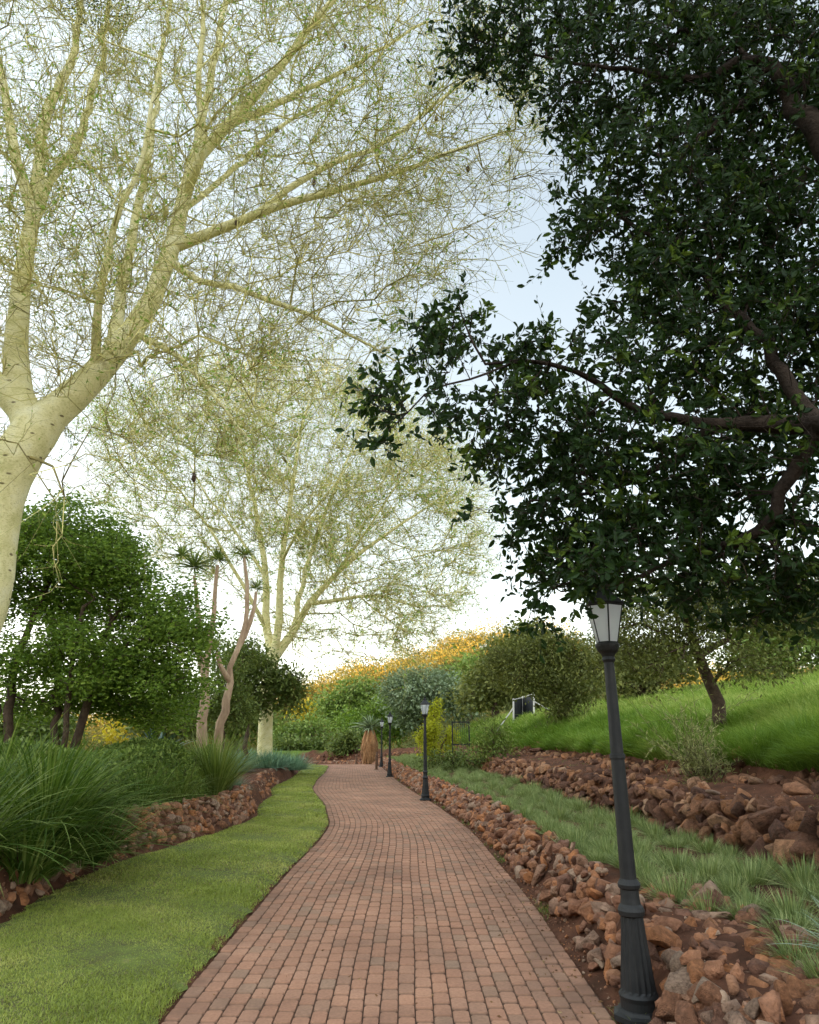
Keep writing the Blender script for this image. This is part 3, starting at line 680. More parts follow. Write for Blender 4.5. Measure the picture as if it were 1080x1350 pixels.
# ------------------------------------------------------------------ lamp posts
def make_lamp(loc, label, group):
    r = thing('lamp_post', label, 'lamp post', loc, group)
    mb = MB()
    lathe(mb, [(0,.165),(.03,.165),(.04,.14),(.055,.128),(.06,.118)], 8); link('base_plate', mb.data('base_plate', ['iron']), r)
    mb = MB(); fl = lambda z: .09 if .15 < z < .54 else 0
    lathe(mb, [(.05,.112),(.10,.112),(.125,.118),(.14,.108),(.155,.104),(.18,.101),(.40,.078),(.535,.068),(.545,.066)], 32, fl)
    lathe(mb, [(.54,.066),(.55,.078),(.575,.082),(.595,.074),(.61,.062),(.64,.058),(.69,.056),(.70,.067),(.72,.071),(.735,.062),(.75,.052)], 24)
    link('pedestal', mb.data('pedestal', ['iron']), r)
    mb = MB()
    lathe(mb, [(.745,.05),(1.46,.044),(1.465,.051),(1.49,.051),(1.495,.0425),(2.12,.034)], 20); link('pole', mb.data('pole', ['iron'], False), r)
    mb = MB()
    lathe(mb, [(2.09,.036),(2.11,.046),(2.13,.04),(2.15,.05),(2.17,.07),(2.20,.082),(2.215,.084),(2.222,.074)], 20); link('cup', mb.data('cup', ['iron']), r)
    lan = link('lantern', None, None)
    # six sided lantern: corner bars, rims and roof, panes of their own
    mb = MB(); lo, hi, zl, zh = .072, .128, 2.226, 2.485
    a = np.arange(6)/6*2*PI+.35
    B0 = np.stack([lo*np.cos(a), lo*np.sin(a), np.full(6, zl)], 1); B1 = np.stack([hi*np.cos(a), hi*np.sin(a), np.full(6, zh)], 1)
    V, Fq = tubes(np.stack([B0, B1], 1), np.full((6, 2), .0055), 4); mb.add(V, Fq)
    for B, rr in ((B0, .006), (B1, .007)):
        V, Fq = tubes(np.stack([B, np.roll(B, -1, 0)], 1), np.full((6, 2), rr), 4); mb.add(V, Fq)
    bpy.data.objects.remove(lan)
    lan = link('lantern', mb.data('lantern', ['iron']), r)
    mb = MB(); lathe(mb, [(2.488,.140),(2.50,.145),(2.515,.128),(2.56,.088),(2.60,.050),(2.615,.046),(2.64,.050),(2.655,.030),(2.665,.016),(2.69,.022),(2.71,.012),(2.745,.003)], 6, phase=.35)
    link('roof', mb.data('roof', ['iron']), r)
    for i in range(6):
        j = (i+1) % 6; q = np.array([B0[i], B0[j], B1[j], B1[i]]); c = q.mean(0); q = c+(q-c)*.955; nn = nrm(np.cross(q[1]-q[0], q[3]-q[0]))*.002
        mb = MB(); mb.add(np.concatenate([q-nn, q+nn]), np.array([[0,3,2,1],[4,5,6,7],[0,1,5,4],[1,2,6,5],[2,3,7,6],[3,0,4,7]])); link('pane', mb.data('pane', ['frosted']), lan)
    mb = MB(); lathe(mb, [(2.226,.018),(2.27,.02),(2.29,.034),(2.33,.038),(2.37,.03),(2.40,.012)], 12); link('bulb', mb.data('bulb', ['paleface'], True), lan)
    return r
LG = 'lamp posts along the path'
lamp = make_lamp((1.385, 4.83, .005), 'black lamp post with frosted lantern among overhanging leaves, nearest of its row', LG)
lamp.rotation_euler = (0, 0, .12)
p2 = px(558, 1052, 19.9)
dup(lamp, (.43, 19.9, .0), .5, 1, 'black lamp post in front of the yellow green conifer, second nearest of its row', LG)
dup(lamp, (-.86, 31.5, .0), 1.1, 1, 'black lamp post third along the path, before the grey green tree', LG)
dup(lamp, (-1.62, 42., .0), 2.1, 1, 'distant lamp post beside the aloe with a brown leaf skirt', LG)
dup(lamp, (-9.8, 72., -1.75), .2, 1, 'tiny far lamp post beyond the tip of the lawn', LG)

# short wooden bollards at the far bend
def bollard(x, y, H, label):
    b = thing('bollard', label, 'bollard', (x, y, float(gdrop(x, y))-.02), 'short posts at the far bend')
    mb = MB(); lathe(mb, [(0,.07),(H*.82,.065),(H*.84,.05),(H*.87,.05),(H*.88,.068),(H*.97,.06),(H,.03)], 10); link('shaft', mb.data('shaft', ['wood']), b)
    mb = MB(); lathe(mb, [(0,.11),(.05,.11),(.06,.07)], 10); link('foot', mb.data('foot', ['wood']), b)
bollard(-3.4, 46.5, .62, 'short brown post standing on the bricks at the far bend')
bollard(-1.75, 38.5, .78, 'brown post at the path edge next to the third lamp post')
bollard(-1.95, 43.5, .8, 'brown post beyond the third lamp post, near the leaf skirted aloe')

# ------------------------------------------------------------------ near fever tree
def twigs(tips_P, tips_T, per, length, r0, k=5, spread=1.0, droop=.15, up=.15):
    n = len(tips_P)*per; P0 = np.repeat(tips_P, per, 0); T0 = np.repeat(tips_T, per, 0)
    d = nrm(T0+rng.normal(size=(n, 3))*spread*.75+[0, 0, up]); L = length*(.45+.9*rng.random(n))
    t = np.linspace(0, 1, k); c = rng.normal(size=(n, 3))*.35; c2 = rng.normal(size=(n, 3))*.12
    P = P0[:, None]+L[:, None, None]*(d[:, None]*t[:, None]+c[:, None]*(t**2)[:, None]+c2[:, None]*np.sin(t*7)[:, None])
    P[..., 2] -= (L*droop)[:, None]*t**2
    R = r0*(.6+.6*rng.random((n, 1)))*(1-.72*t)[None]
    return P, R, L
def along(P, per):
    n, k, _ = P.shape; i = rng.integers(0, k-1, (n, per)); f = rng.random((n, per))[..., None]
    a = P[np.arange(n)[:, None], i]; b = P[np.arange(n)[:, None], i+1]
    return (a*(1-f)+b*f).reshape(-1, 3), nrm(b-a).reshape(-1, 3)
def fever(name, label, base, limbs, targets, focus, tw, leafper, leafsize, thr, tip, alpha=.2, minlen=4., step=.4, group=None, sub=2, fine=.5):
    t = Tree()
    for i, (pts, rad) in enumerate(limbs): t.limb(pts, rad, par=-1 if i == 0 else None, step=step, wob=.012)
    tips = t.grow(targets, step=step, alpha=alpha, wob=.3, minlen=minlen)
    t.radii(tip, 2.5); A, B = t.mesh(thr, 14, 4, thr*1.2)
    TP = np.array(t.P); TT = np.array(t.T); idx = np.concatenate([tips, rng.choice(np.where(t.rad < thr*.8)[0], len(tips))]).astype(int)
    dirs = nrm(TT[idx]*.45+nrm(TP[idx]-focus)*.8); P, R, L = twigs(TP[idx], dirs, tw, fine, tip*1.15, 6, .62, .10, .05)
    V, Fq = tubes(P, R, 3); B.add(V, Fq, 0, np.repeat(rng.random(len(P)), P.shape[1]*3))
    # side twiglets
    q, qd = along(P, sub); P2, R2, L2 = twigs(q, qd, 1, fine*.42, tip*.85, 3, .85)
    V, Fq = tubes(P2, R2, 3); B.add(V, Fq, 0, np.repeat(rng.random(len(P2)), 9))
    # feathery leaflets
    lp = []
    for Q, c in ((P, leafper), (P2, max(1, leafper//2))): lp.append(along(Q, c))
    lpos = np.concatenate([a for a, b in lp]); ld = np.concatenate([b for a, b in lp])+rng.normal(size=(len(lpos), 3))*.9
    lpos = lpos+rng.normal(size=lpos.shape)*leafsize*.4
    keep = rng.random(len(lpos)) < .5+.5*np.sin(lpos[:, 0]*1.1+lpos[:, 1])*np.sin(lpos[:, 2]*1.3+lpos[:, 0]*.6)
    lpos, ld = lpos[keep], ld[keep]
    V, Fq, m = leaves(lpos, ld, leafsize*(.5+rng.random(len(lpos))), 'lean', wid=.4)
    B.add(V, Fq, 1, np.repeat(rng.random(len(lpos)), m))
    root = thing(name, label, 'tree', base, group)
    link('trunk', local(A, base).data('trunk', ['feverbark'], True), root)
    link('crown', local(B, base).data('crown', ['fevertwig', 'feverleaf']), root)
    return root, t
def L_(*pts):
    """(px, py, Y, r) -> points and radii"""
    a = np.array(pts, float); return px(a[:, 0], a[:, 1], a[:, 2]), a[:, 3]
b1 = np.array([-4.75, 7.0, .45])
k0 = L_((-30,800,7,.285),(-12,700,7,.27),(8,630,7,.265),(46,570,7.05,.26),(66,548,7.1,.20))
limbs1 = [(np.concatenate([[b1], [b1+[.0, 0, 1.0]], k0[0]]), np.concatenate([[.40, .35], k0[1]])),
    L_((66,548,7.1,.2),(125,495,7.2,.165),(175,435,7.4,.135),(212,365,7.6,.115),(238,280,7.8,.10),(255,215,7.9,.09),(268,150,8.0,.06),(285,70,8.2,.055),(300,-10,8.4,.045),(318,-140,8.6,.03)),
    L_((250,222,7.9,.09),(300,165,7.7,.08),(360,98,7.5,.06),(440,0,7.3,.045),(520,-100,7.1,.03)),
    L_((244,250,7.8,.07),(268,200,7.4,.055),(262,120,7.1,.04),(268,20,6.9,.03),(275,-80,6.7,.02)),
    L_((228,325,7.7,.085),(290,302,7.6,.07),(340,282,7.5,.06),(400,262,7.4,.05),(500,235,7.3,.035),(600,198,7.2,.02),(680,170,7.1,.01)),
    L_((340,282,7.5,.05),(420,225,7.6,.04),(510,185,7.7,.03),(590,125,7.8,.02),(660,80,7.9,.01)),
    L_((226,345,7.65,.045),(262,370,7.5,.042),(310,378,7.3,.038),(360,398,7.1,.033),(430,425,6.9,.022),(520,475,6.8,.01)),
    L_((182,425,7.4,.045),(235,470,7.2,.035),(280,520,7.1,.022),(330,580,7.0,.012)),
    L_((300,165,7.7,.06),(380,130,7.9,.045),(460,90,8.1,.03),(560,30,8.3,.02)),
    L_((45,575,7.05,.2),(25,520,7.15,.16),(22,440,7.3,.13),(32,350,7.4,.105),(44,280,7.5,.095),(52,215,7.6,.08),(66,135,7.8,.068),(96,75,8,.055),(112,-30,8.2,.04)),
    L_((42,290,7.5,.08),(22,215,7.3,.07),(8,130,7.2,.055),(-20,0,7,.04)),
    L_((30,360,7.4,.08),(60,250,8.0,.07),(105,180,8.3,.06),(130,90,8.6,.05),(150,-40,8.9,.035)),
    L_((20,540,7.1,.14),(-60,440,7.0,.12),(-150,300,6.9,.09),(-220,120,6.8,.05)),
    L_((138,482,7.2,.09),(158,400,7.9,.075),(178,290,8.3,.06),(200,180,8.6,.05),(215,60,8.9,.04),(240,-60,9.2,.03)),
    L_((125,495,7.2,.06),(130,400,6.7,.045),(150,300,6.4,.035),(190,200,6.2,.025),(210,80,6.0,.018)),
    L_((238,280,7.8,.045),(300,230,8.4,.04),(380,160,8.9,.03),(480,110,9.3,.02)),
    L_((40,585,6.9,.022),(70,615,6.7,.014),(85,655,6.6,.009),(82,705,6.5,.005)),
]
def region(n, poly_in, xr, yr, Yr):
    out = []
    while len(out) < n:
        a = rng.uniform(*xr); b = rng.uniform(*yr)
        if rng.random() < poly_in(a, b): out.append((a, b, rng.uniform(*Yr)))
    a = np.array(out); return px(a[:, 0], a[:, 1], a[:, 2])
def dens1(a, b):
    edge = np.interp(b, [-250, 0, 90, 160, 230, 300, 360, 430, 500, 560, 640], [560, 640, 700, 715, 690, 650, 600, 540, 480, 380, 240])
    if a > edge: return 0
    if b > 640-max(0, a-60)*.0: return 0
    d = 1. if a < edge-130 else .75
    if b > 480: d *= .55
    if b > 540 and a < 260: d *= .35
    return d
T1 = region(2500, dens1, (-260, 720), (-260, 640), (5.6, 9.8))
fever('fever_tree', 'huge pale yellow barked fever tree leaning over the lawn, its trunk behind the strap leaves', b1, limbs1, T1, px(150, 640, 7.4), 2, 5, .044, .022, .0050, alpha=.12, minlen=5.2, step=.26, sub=3, fine=.72)

# second fever tree
b2 = px(349, 1006, 30.); b2[2] = h(b2[0], b2[1])-.05
k0 = L_((350,960,30,.30),(353,900,30,.28),(360,870,30,.27))
limbs2 = [(np.concatenate([[b2], k0[0]]), np.concatenate([[.34], k0[1]])),
    L_((360,870,30,.22),(352,830,30.2,.18),(350,760,30.6,.15),(338,680,31,.11),(322,600,31.5,.07),(310,530,32,.04)),
    L_((360,870,30,.2),(368,820,29.6,.17),(372,740,29.3,.13),(384,650,29,.1),(396,570,28.5,.06),(410,520,28.3,.03)),
    L_((360,870,30,.24),(385,835,30,.18),(408,795,30,.15),(440,760,30,.12),(480,725,30,.09),(530,690,30,.06),(590,650,30,.03)),
    L_((408,795,30,.11),(450,790,29,.08),(500,785,28.5,.06),(550,800,28,.035),(590,800,28,.02)),
    L_((395,815,30,.12),(410,730,31,.1),(440,650,32,.07),(470,580,33,.04),(490,540,33,.03)),
    L_((352,830,30.2,.1),(320,770,29.5,.08),(285,710,29,.06),(240,650,28.5,.04),(190,600,28,.02)),
    L_((350,760,30.6,.08),(310,700,32,.06),(265,640,33,.04),(220,560,34,.02)),
    L_((440,760,30,.07),(490,690,28.5,.05),(540,620,27.5,.03),(580,600,27,.02)),
    L_((372,740,29.3,.07),(400,690,27.5,.05),(440,640,26.5,.03),(470,600,26,.02))]
def dens2(a, b):
    cx, cy = 375, 690; top = np.interp(a, [130, 230, 350, 450, 540, 600, 625], [560, 500, 480, 500, 560, 600, 640])
    bot = np.interp(a, [130, 250, 330, 400, 480, 540, 590, 625], [650, 760, 800, 865, 868, 850, 820, 740])
    if a < 130 or a > 625 or b < top or b > bot: return 0
    return (1. if b < bot-90 else .6)*(.45+.55*(math.sin(a*.021+b*.013)*math.sin(b*.03-a*.008) > -.25))
T2 = region(1650, dens2, (120, 640), (470, 880), (24.5, 35.5))
T2[:, 2] = T2[:, 2]*.35+.65*(np.round((T2[:, 2]+.12*T2[:, 0]+.1*T2[:, 1])/1.9)*1.9-.12*T2[:, 0]-.1*T2[:, 1])
fever('fever_tree', 'spreading fever tree with a straight pale trunk beside the far end of the lawn', b2, limbs2, T2, px(365, 860, 30.), 2, 6, .12, .045, .012, alpha=.14, minlen=4.5, step=.8, sub=2, fine=1.7)

# dark leafy clump and dangling pods in the near fever tree
def clump(label, x, y, Y, r, n, cat, name):
    c = px(x, y, Y); d = nrm(rng.normal(size=(n, 3)))*rng.random((n, 1))**.4*np.array([r, r, r*.7])
    V, Fq, m = leaves(d, d+rng.normal(size=d.shape)*.15, .055, 'lean', wid=.4); mb = MB(); mb.add(V, Fq, 0, np.repeat(rng.random(n), m))
    link(name, mb.data(name, ['darkleaf']), None, c, label=label, category=cat)
clump('dark green mistletoe clump high in the near fever tree', 125, 5, 7.9, .55, 1500, 'mistletoe', 'mistletoe_clump')
for i, (x, y, Y) in enumerate([(312, 292+0, 7.4), (455, 60, 7.6), (482, 63, 7.6), (365, 170, 7.5), (455, 97, 8), (414, 240, 7.4), (575, 155, 7.4), (553, 198, 7.2), (617, 222, 7.2), (342, 202, 7.7), (256, 628, 7.0)]):
    c = px(x, y, Y); mb = MB()
    t = rng.random(40); a = rng.random(40)*2*PI; d = np.stack([.028*np.sin(PI*t)*np.cos(a), .028*np.sin(PI*t)*np.sin(a), -.11*t+.05], 1)
    lathe(mb, [(.06,.003),(.03,.014),(0,.024),(-.03,.026),(-.055,.016),(-.07,.004)], 7)
    V, Fq, m = leaves(d, rng.normal(size=d.shape)+[0, 0, -.6], .03, 'lean', wid=.3); mb.add(V, Fq)
    link('hanging_nest', mb.data('hanging_nest', ['darkbark']), None, c, label='tiny dark bird nest dangling from a twig of the fever tree', category='nest', group='tiny nests in the fever tree')

# ------------------------------------------------------------------ dark overhanging tree
def dark_tree():
    base = np.array([4.9, 3.4, .9]); t = Tree()
    t.limb(np.array([base, [4.8, 3.4, 2.0], [4.5, 3.6, 3.1]]), [.24, .2, .17], par=-1)
    lim = [L_((1200,560,3.7,.12),(1080,560,4.3,.08),(950,560,4.6,.05),(840,540,4.6,.032),(760,490,4.5,.02),(690,475,4.4,.014),(640,480,4.35,.011),(610,420,4.3,.006)),
        L_((1120,250,4.2,.11),(1020,85,4.3,.05),(920,105,4.4,.035),(830,90,4.5,.02),(740,80,4.6,.012),(660,60,4.7,.006)),
        L_((950,560,4.6,.04),(860,620,4.8,.025),(780,650,4.9,.015),(700,660,4.8,.008)),
        L_((1080,560,4.3,.06),(1000,700,4.6,.04),(900,730,4.9,.025),(820,770,4.7,.012),(740,780,4.9,.006)),
        L_((1080,560,4.3,.06),(980,420,4.6,.04),(890,330,4.7,.025),(810,280,4.7,.012),(760,250,4.7,.006)),
        L_((1020,85,4.3,.04),(900,200,4.6,.025),(820,190,4.7,.012)),
        L_((690,475,4.4,.01),(620,500,4.3,.008),(560,520,4.25,.006),(510,570,4.2,.004))]
    for i, l in enumerate(lim):
        pts, rad = l
        if i < 2: pts = np.concatenate([[t.P[t.nearest(np.array([4.5, 3.6, 3.1]))]], pts]); rad = np.concatenate([[.15], rad])
        t.limb(pts, rad, None, .15, .02)
    bl = [(800,-90,110,90,4.6),(980,-70,130,110,4.6),(1120,60,90,160,4.4),(1130,420,80,160,4.5),(625,35,52,55,4.7),(690,60,60,75,4.7),(780,40,70,70,4.7),(760,120,80,55,4.6),(880,90,100,130,4.6),(1010,150,120,200,4.6),(800,225,70,55,4.6),(770,290,42,48,4.6),(860,270,80,90,4.7),(980,330,130,130,4.8),
          (900,360,75,70,4.7),(840,380,45,40,4.6),(990,470,130,130,4.8),(880,480,90,65,4.7),(770,490,75,42,4.5),(700,475,45,35,4.4),(610,425,48,45,4.35),(575,470,40,40,4.3),(520,530,38,38,4.25),(585,560,30,45,4.2),(500,585,20,20,4.2),
          (680,540,60,45,4.5),(650,590,45,35,4.5),(740,600,90,75,4.7),(700,680,50,35,4.8),(635,675,20,16,4.6),(860,620,110,100,4.8),(1000,640,120,110,4.8),(770,700,80,60,4.9),(730,760,50,45,5.0),(850,740,90,60,4.9),(980,760,120,60,4.9),(800,765,38,26,4.4),(710,800,25,22,4.9),(1060,760,70,70,4.8)]
    blobs = [blob(a, b, c*.92, d*.92, Y, min(.75, .2+max(c, d)/150.)) for a, b, c, d, Y in bl]
    blobs = [q for b_ in blobs for q in (ragged([b_], 4) if b_[0][0] < 1.6 else [b_])]
    w = np.array([b[1][0]*b[1][2] for b in blobs]); w /= w.sum(); n = 4300
    k = rng.choice(len(blobs), n, p=w); d = nrm(rng.normal(size=(n, 3)))*rng.random((n, 1))**.4
    T = np.array([b[0] for b in blobs])[k]+d*np.array([b[1] for b in blobs])[k]
    ex = blob(795, 758, 34, 22, 4.25, .16); T = np.concatenate([T, ex[0]+nrm(rng.normal(size=(42, 3)))*rng.random((42, 1))**.5*ex[1]])
    tips = t.grow(T, step=.14, alpha=.15, wob=.15, minlen=1.5)
    t.radii(.0026, 2.4); A, B = t.mesh(.012, 10, 4, .012)
    TP = np.array([t.P[i] for i in tips]); TT = np.array([t.T[i] for i in tips])
    # sprigs: whorls of leaves along a short twig
    per = 2; P, R, L = twigs(TP, TT, per, .19, .0034, 4, .9, .1, .1)
    V, Fq = tubes(P, R, 3); B.add(V, Fq, 0, .5)
    nl = 10; n = len(P); tt = .3+.7*np.arange(nl)/(nl-1); pos = []; 
    idx = tt*3; i0 = np.minimum(idx.astype(int), 2); f = (idx-i0)[None, :, None]
    pos = P[:, i0]*(1-f)+P[:, i0+1]*f; ax = nrm(P[:, i0+1]-P[:, i0])
    _, u, v = frames(ax.reshape(-1, 3)); ang = rng.random(n)[:, None]*6.28+np.arange(nl)[None]*2.4; ang = ang.reshape(-1, 1)
    d = nrm(u*np.cos(ang)+v*np.sin(ang)+ax.reshape(-1, 3)*.75+rng.normal(size=u.shape)*.15)
    pos = pos.reshape(-1, 3); up = rng.normal(size=pos.shape)*.45+[0, 0, 1]
    sz = .064*(.4+1.0*rng.random(len(pos)))
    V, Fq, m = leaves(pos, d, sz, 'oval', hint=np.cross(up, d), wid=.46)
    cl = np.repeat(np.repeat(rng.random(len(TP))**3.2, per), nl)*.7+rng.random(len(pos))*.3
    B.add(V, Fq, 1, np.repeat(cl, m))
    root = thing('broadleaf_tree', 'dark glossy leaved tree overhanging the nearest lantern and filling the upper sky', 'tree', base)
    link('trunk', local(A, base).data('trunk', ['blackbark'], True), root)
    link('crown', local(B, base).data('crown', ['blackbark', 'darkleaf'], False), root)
dark_tree()

# ------------------------------------------------------------------ green tree beyond the near trunk
def green_tree():
    base = px(70, 1000, 14.); base[2] = h(base[0], base[1])
    st = lambda x, *p: L_(*p)
    tr = []
    b = base
    def stem(x0, pts):
        a = px(x0, 985, 14.); a[2] = h(a[0], a[1])-.05
        q = L_(*pts); return (np.concatenate([[a], q[0]]), np.concatenate([[q[1][0]*1.2], q[1]]))
    tr = [stem(25, ((15,900,14,.085),(30,850,14,.075),(55,790,14,.05),(80,740,14,.04))), stem(70, ((78,900,14.2,.065),(75,850,14.3,.05),(60,800,14.3,.05))),
          stem(95, ((118,905,13.8,.075),(125,860,13.8,.06),(160,800,13.7,.04),(190,760,13.6,.03))), stem(0, ((-10,900,13.8,.08),(-30,850,13.8,.06),(-60,780,13.8,.05))),
          stem(85, ((92,905,13.4,.05),(98,850,13.3,.04),(110,800,13.2,.04)))]
    t = Tree()
    for i, (p, r) in enumerate(tr): t.limb(p, r, par=-1, step=.3)
    bl = [(60,740,70,45,14),(130,715,60,30,14),(162,735,46,40,13.6),(150,770,90,45,13.6),(212,805,44,46,13.4),(245,830,38,40,13.4),(200,850,70,35,13.3),(140,865,60,28,13.3),(40,860,55,30,13.6),(70,790,60,40,14.5),(-30,800,60,90,14),(0,720,60,40,14),(225,900,45,30,13.6),(20,885,40,22,13.4),(110,895,60,26,13.2),(80,930,60,16,14.5),(190,930,60,22,14.5),(240,900,40,30,13.6),(265,860,22,28,13.4),(100,840,70,30,13.2),(100,915,70,30,14.6),(30,925,60,26,14.8),(170,935,60,24,14.8),(230,945,40,22,14.8),(150,900,70,30,14),(60,880,60,30,14),(200,880,50,30,14),(100,800,70,60,14.4),(170,815,60,50,14.2),(0,780,60,50,14),(135,700,42,22,14),(90,672,26,16,14),(30,690,50,22,14),(60,700,80,30,13.6),(110,730,80,40,13.2),(60,700,50,22,14.2),(170,890,50,25,14)]
    blobs = ragged([blob(a, b_, c*1.05, d*1.05, Y, .95) for a, b_, c, d, Y in bl], 3)
    T = ell_targets(blobs, 3600, .5); tips = t.grow(T, step=.3, minlen=1.6, alpha=.2); t.radii(.005); A, B = t.mesh(.018)
    TP = np.array([t.P[i] for i in tips]); k = len(TP); per = 24
    cen = np.repeat(TP, per, 0)+rng.normal(size=(k*per, 3))*[.16, .16, .11]; d = rng.normal(size=cen.shape)*[1, 1, .35]+[0, 0, -.2]
    up = rng.normal(size=cen.shape)*.35+[0, 0, 1]
    V, Fq, m = leaves(cen, d, .085*(.6+.7*rng.random(len(cen))), 'oval', hint=np.cross(up, nrm(d)), wid=.42)
    c = np.repeat(rng.random(k), per)*.5+rng.random(len(cen))*.5
    B.add(V, Fq, 1, np.repeat(c, m))
    root = thing('shade_tree', 'dense bright green tree with several dark stems behind the strap leaves', 'tree', base)
    link('trunk', local(A, base).data('trunk', ['darkbark'], True), root); link('crown', local(B, base).data('crown', ['darkbark', 'greenleaf']), root)
green_tree()

# ------------------------------------------------------------------ rosette trees, agave, aloe
def rosette(mb, c, n, ln, w, mi=1, up=.25, droop=.25, axis=(0, 0, 1)):
    d = nrm(rng.normal(size=(n, 3))); d[:, 2] = np.abs(d[:, 2])*1.1-.35+up
    V, Fq, m = blades(np.asarray(c)+d*.04, d, ln*(.7+.5*rng.random(n)), w, droop, 3, flat=.3); mb.add(V, Fq, mi, np.repeat(rng.random(n), m))
def rosette_tree(label, stems, heads, bark='redbark'):
    p0 = px(stems[0][0][0], stems[0][0][1], stems[0][0][2]); base = p0.copy(); base[2] = h(base[0], base[1])
    t = Tree(); roots = []
    for i, s_ in enumerate(stems):
        q = L_(*s_); p, r = q
        if s_[0][1] > 940: p = p.copy(); p[0, 2] = h(p[0, 0], p[0, 1])-.1; t.limb(p, r, par=-1, step=.35, wob=.02)
        else: t.limb(p, r, None, .35, .02)
    t.radii(.02); A, B = t.mesh(.001, 10, 8)
    root = thing('dragon_tree', label, 'tree', base, None)
    link('trunk', local(A, base).data('trunk', [bark], True), root)
    for x, y, Y, ln, n in heads:
        mb = MB(); rosette(mb, px(x, y, Y), n, ln, .045, 0); link('leaf_rosette', local(mb, base).data('leaf_rosette', ['reed' if y > 800 else 'shrubleaf']), root)
rosette_tree('tree with two smooth reddish trunks and dark spiky leaf heads beside the green tree',
    [((272,968,20,.16),(270,930,20,.135),(270,890,20,.115),(276,850,20,.085),(283,790,20,.065),(287,745,20,.05)), ((270,890,20,.11),(262,860,20,.10),(262,815,20.2,.08),(256,760,20.4,.045))],
    [(288,738,20,.5,70),(256,748,20.4,.7,120),(240,732,20.6,.5,60)])
rosette_tree('leaning forked reddish tree with spiky leaf heads next to the fever tree trunk',
    [((288,966,20.5,.135),(298,925,20.5,.12),(304,900,20.5,.10),(303,880,20.5,.085),(314,855,20.6,.08),(324,820,20.7,.07),(326,770,20.8,.06),(322,735,20.8,.045)), ((304,900,20.5,.09),(292,880,20.2,.07),(285,860,20,.05)), ((312,850,20.6,.08),(330,820,20.9,.08),(338,780,21,.04))],
    [(322,732,20.8,.45,60),(339,775,21,.35,40),(284,852,20,.35,40)])
def spiky(name, label, x, y, Y, ln, w, n, mat, cat, droop=.3):
    b = px(x, y, Y); b[2] = h(b[0], b[1]); r = thing(name, label, cat, b); mb = MB(); a = rng.random(n)*2*PI; e = rng.random(n)*1.25+.08
    d = np.stack([np.cos(a)*np.cos(e), np.sin(a)*np.cos(e), np.sin(e)], 1); p = np.zeros((n, 3)); p[:, 2] = .05+.1*rng.random(n)
    V, Fq, m = blades(p, d, ln*(.7+.4*rng.random(n)), w, droop, 5, flat=.1); mb.add(V, Fq, 0, np.repeat(rng.random(n), m)); link('leaves', mb.data('leaves', [mat]), r); return r
# agave on a short stem
ag = spiky('agave', 'large dark agave rosette in the shade behind the hedge', 206, 985, 17., 1.25, .09, 60, 'agave', 'agave', .25); ag.location[2] += .55
mb = MB(); lathe(mb, [(-.6,.14),(-.2,.13),(.1,.1)], 9); link('stem', mb.data('stem', ['darkbark'], True), ag)
def aloe():
    Y = 50.; b = px(487, 1000, Y); b[2] = .0; top = px(487, 962, Y)[2]; H = top-b[2]
    r = thing('tree_aloe', 'tall aloe with a thick skirt of dead brown leaves at the path bend', 'aloe', b)
    mb = MB(); lathe(mb, [(0,.28),(.4,.24),(H,.2)], 10); link('stem', mb.data('stem', ['wood'], True), r)
    mb = MB(); n = 900; a = rng.random(n)*2*PI; z = H*(.28+.72*rng.random(n)); rr = .2+.26*np.sin(np.clip((z/H-.2)/.8, 0, 1)*PI*.75)
    p = np.stack([np.cos(a)*rr*.8, np.sin(a)*rr*.8, z], 1); d = np.stack([np.cos(a)*.35, np.sin(a)*.35, -np.ones(n)], 1)
    V, Fq, m = blades(p, d, .8, .1, .05, 3); mb.add(V, Fq, 0, np.repeat(rng.random(n), m)); link('dead_leaf_skirt', mb.data('skirt', ['skirt']), r)
    mb = MB(); rosette(mb, (0, 0, H+.1), 130, 1.35, .09, 0, .3, .3); link('leaves', mb.data('leaves', ['greygreen']), r)
aloe()

# ------------------------------------------------------------------ shrubs, mid trees
def ell(*b): return [blob(*q) for q in b]
def tr_(*pts):
    a = px(pts[0][0], pts[0][1], pts[0][2]); q = L_(*pts); p = q[0].copy(); p[0, 2] = h(p[0, 0], p[0, 1])-.1
    return (p, q[1])
def base_of(x, y, Y):
    b = px(x, y, Y); b[2] = h(b[0], b[1]); return b
leafy_tree('dark_shrub', 'rounded dark leathery shrub growing around the straight fever tree trunk', base_of(352, 985, 27), [tr_((322,985,28,.1),(328,930,28,.07),(330,890,28,.04))],
    ell((318,900,26,48,27.5),(372,905,28,32,28),(330,930,26,24,28),(385,920,18,26,28),(335,868,24,24,28.5),(352,890,24,30,28)), 640, 'shrubleaf', 20, .17, cat='shrub', spread=.22, wid=.5, thr=.03)
leafy_tree('understorey_tree', 'loose leafy tree filling the gap between the reddish trunks and the fever tree', base_of(300, 985, 24), [tr_((296,985,24,.07),(300,930,24,.05),(305,890,24,.03))],
    ell((300,890,22,30,24),(262,925,26,28,24),(300,930,34,30,24),(325,860,18,22,24.5),(285,850,16,18,24.5)), 620, 'shrubleaf', 24, .12, spread=.24, wid=.45, thr=.03)
leafy_tree('round_tree', 'round grey green tree beyond the second lamp post', base_of(560, 985, 62), [tr_((558,985,62,.35),(556,950,62,.3),(552,920,62,.2))],
    ell((525,912,24,22,62),(560,902,35,20,62),(592,912,22,22,62),(560,920,45,20,61),(610,930,18,20,62),(540,945,25,16,62)), 800, 'greygreen', 36, .26, thr=.07, spread=.55, wid=.7, tip=.015, step=1., minlen=2)
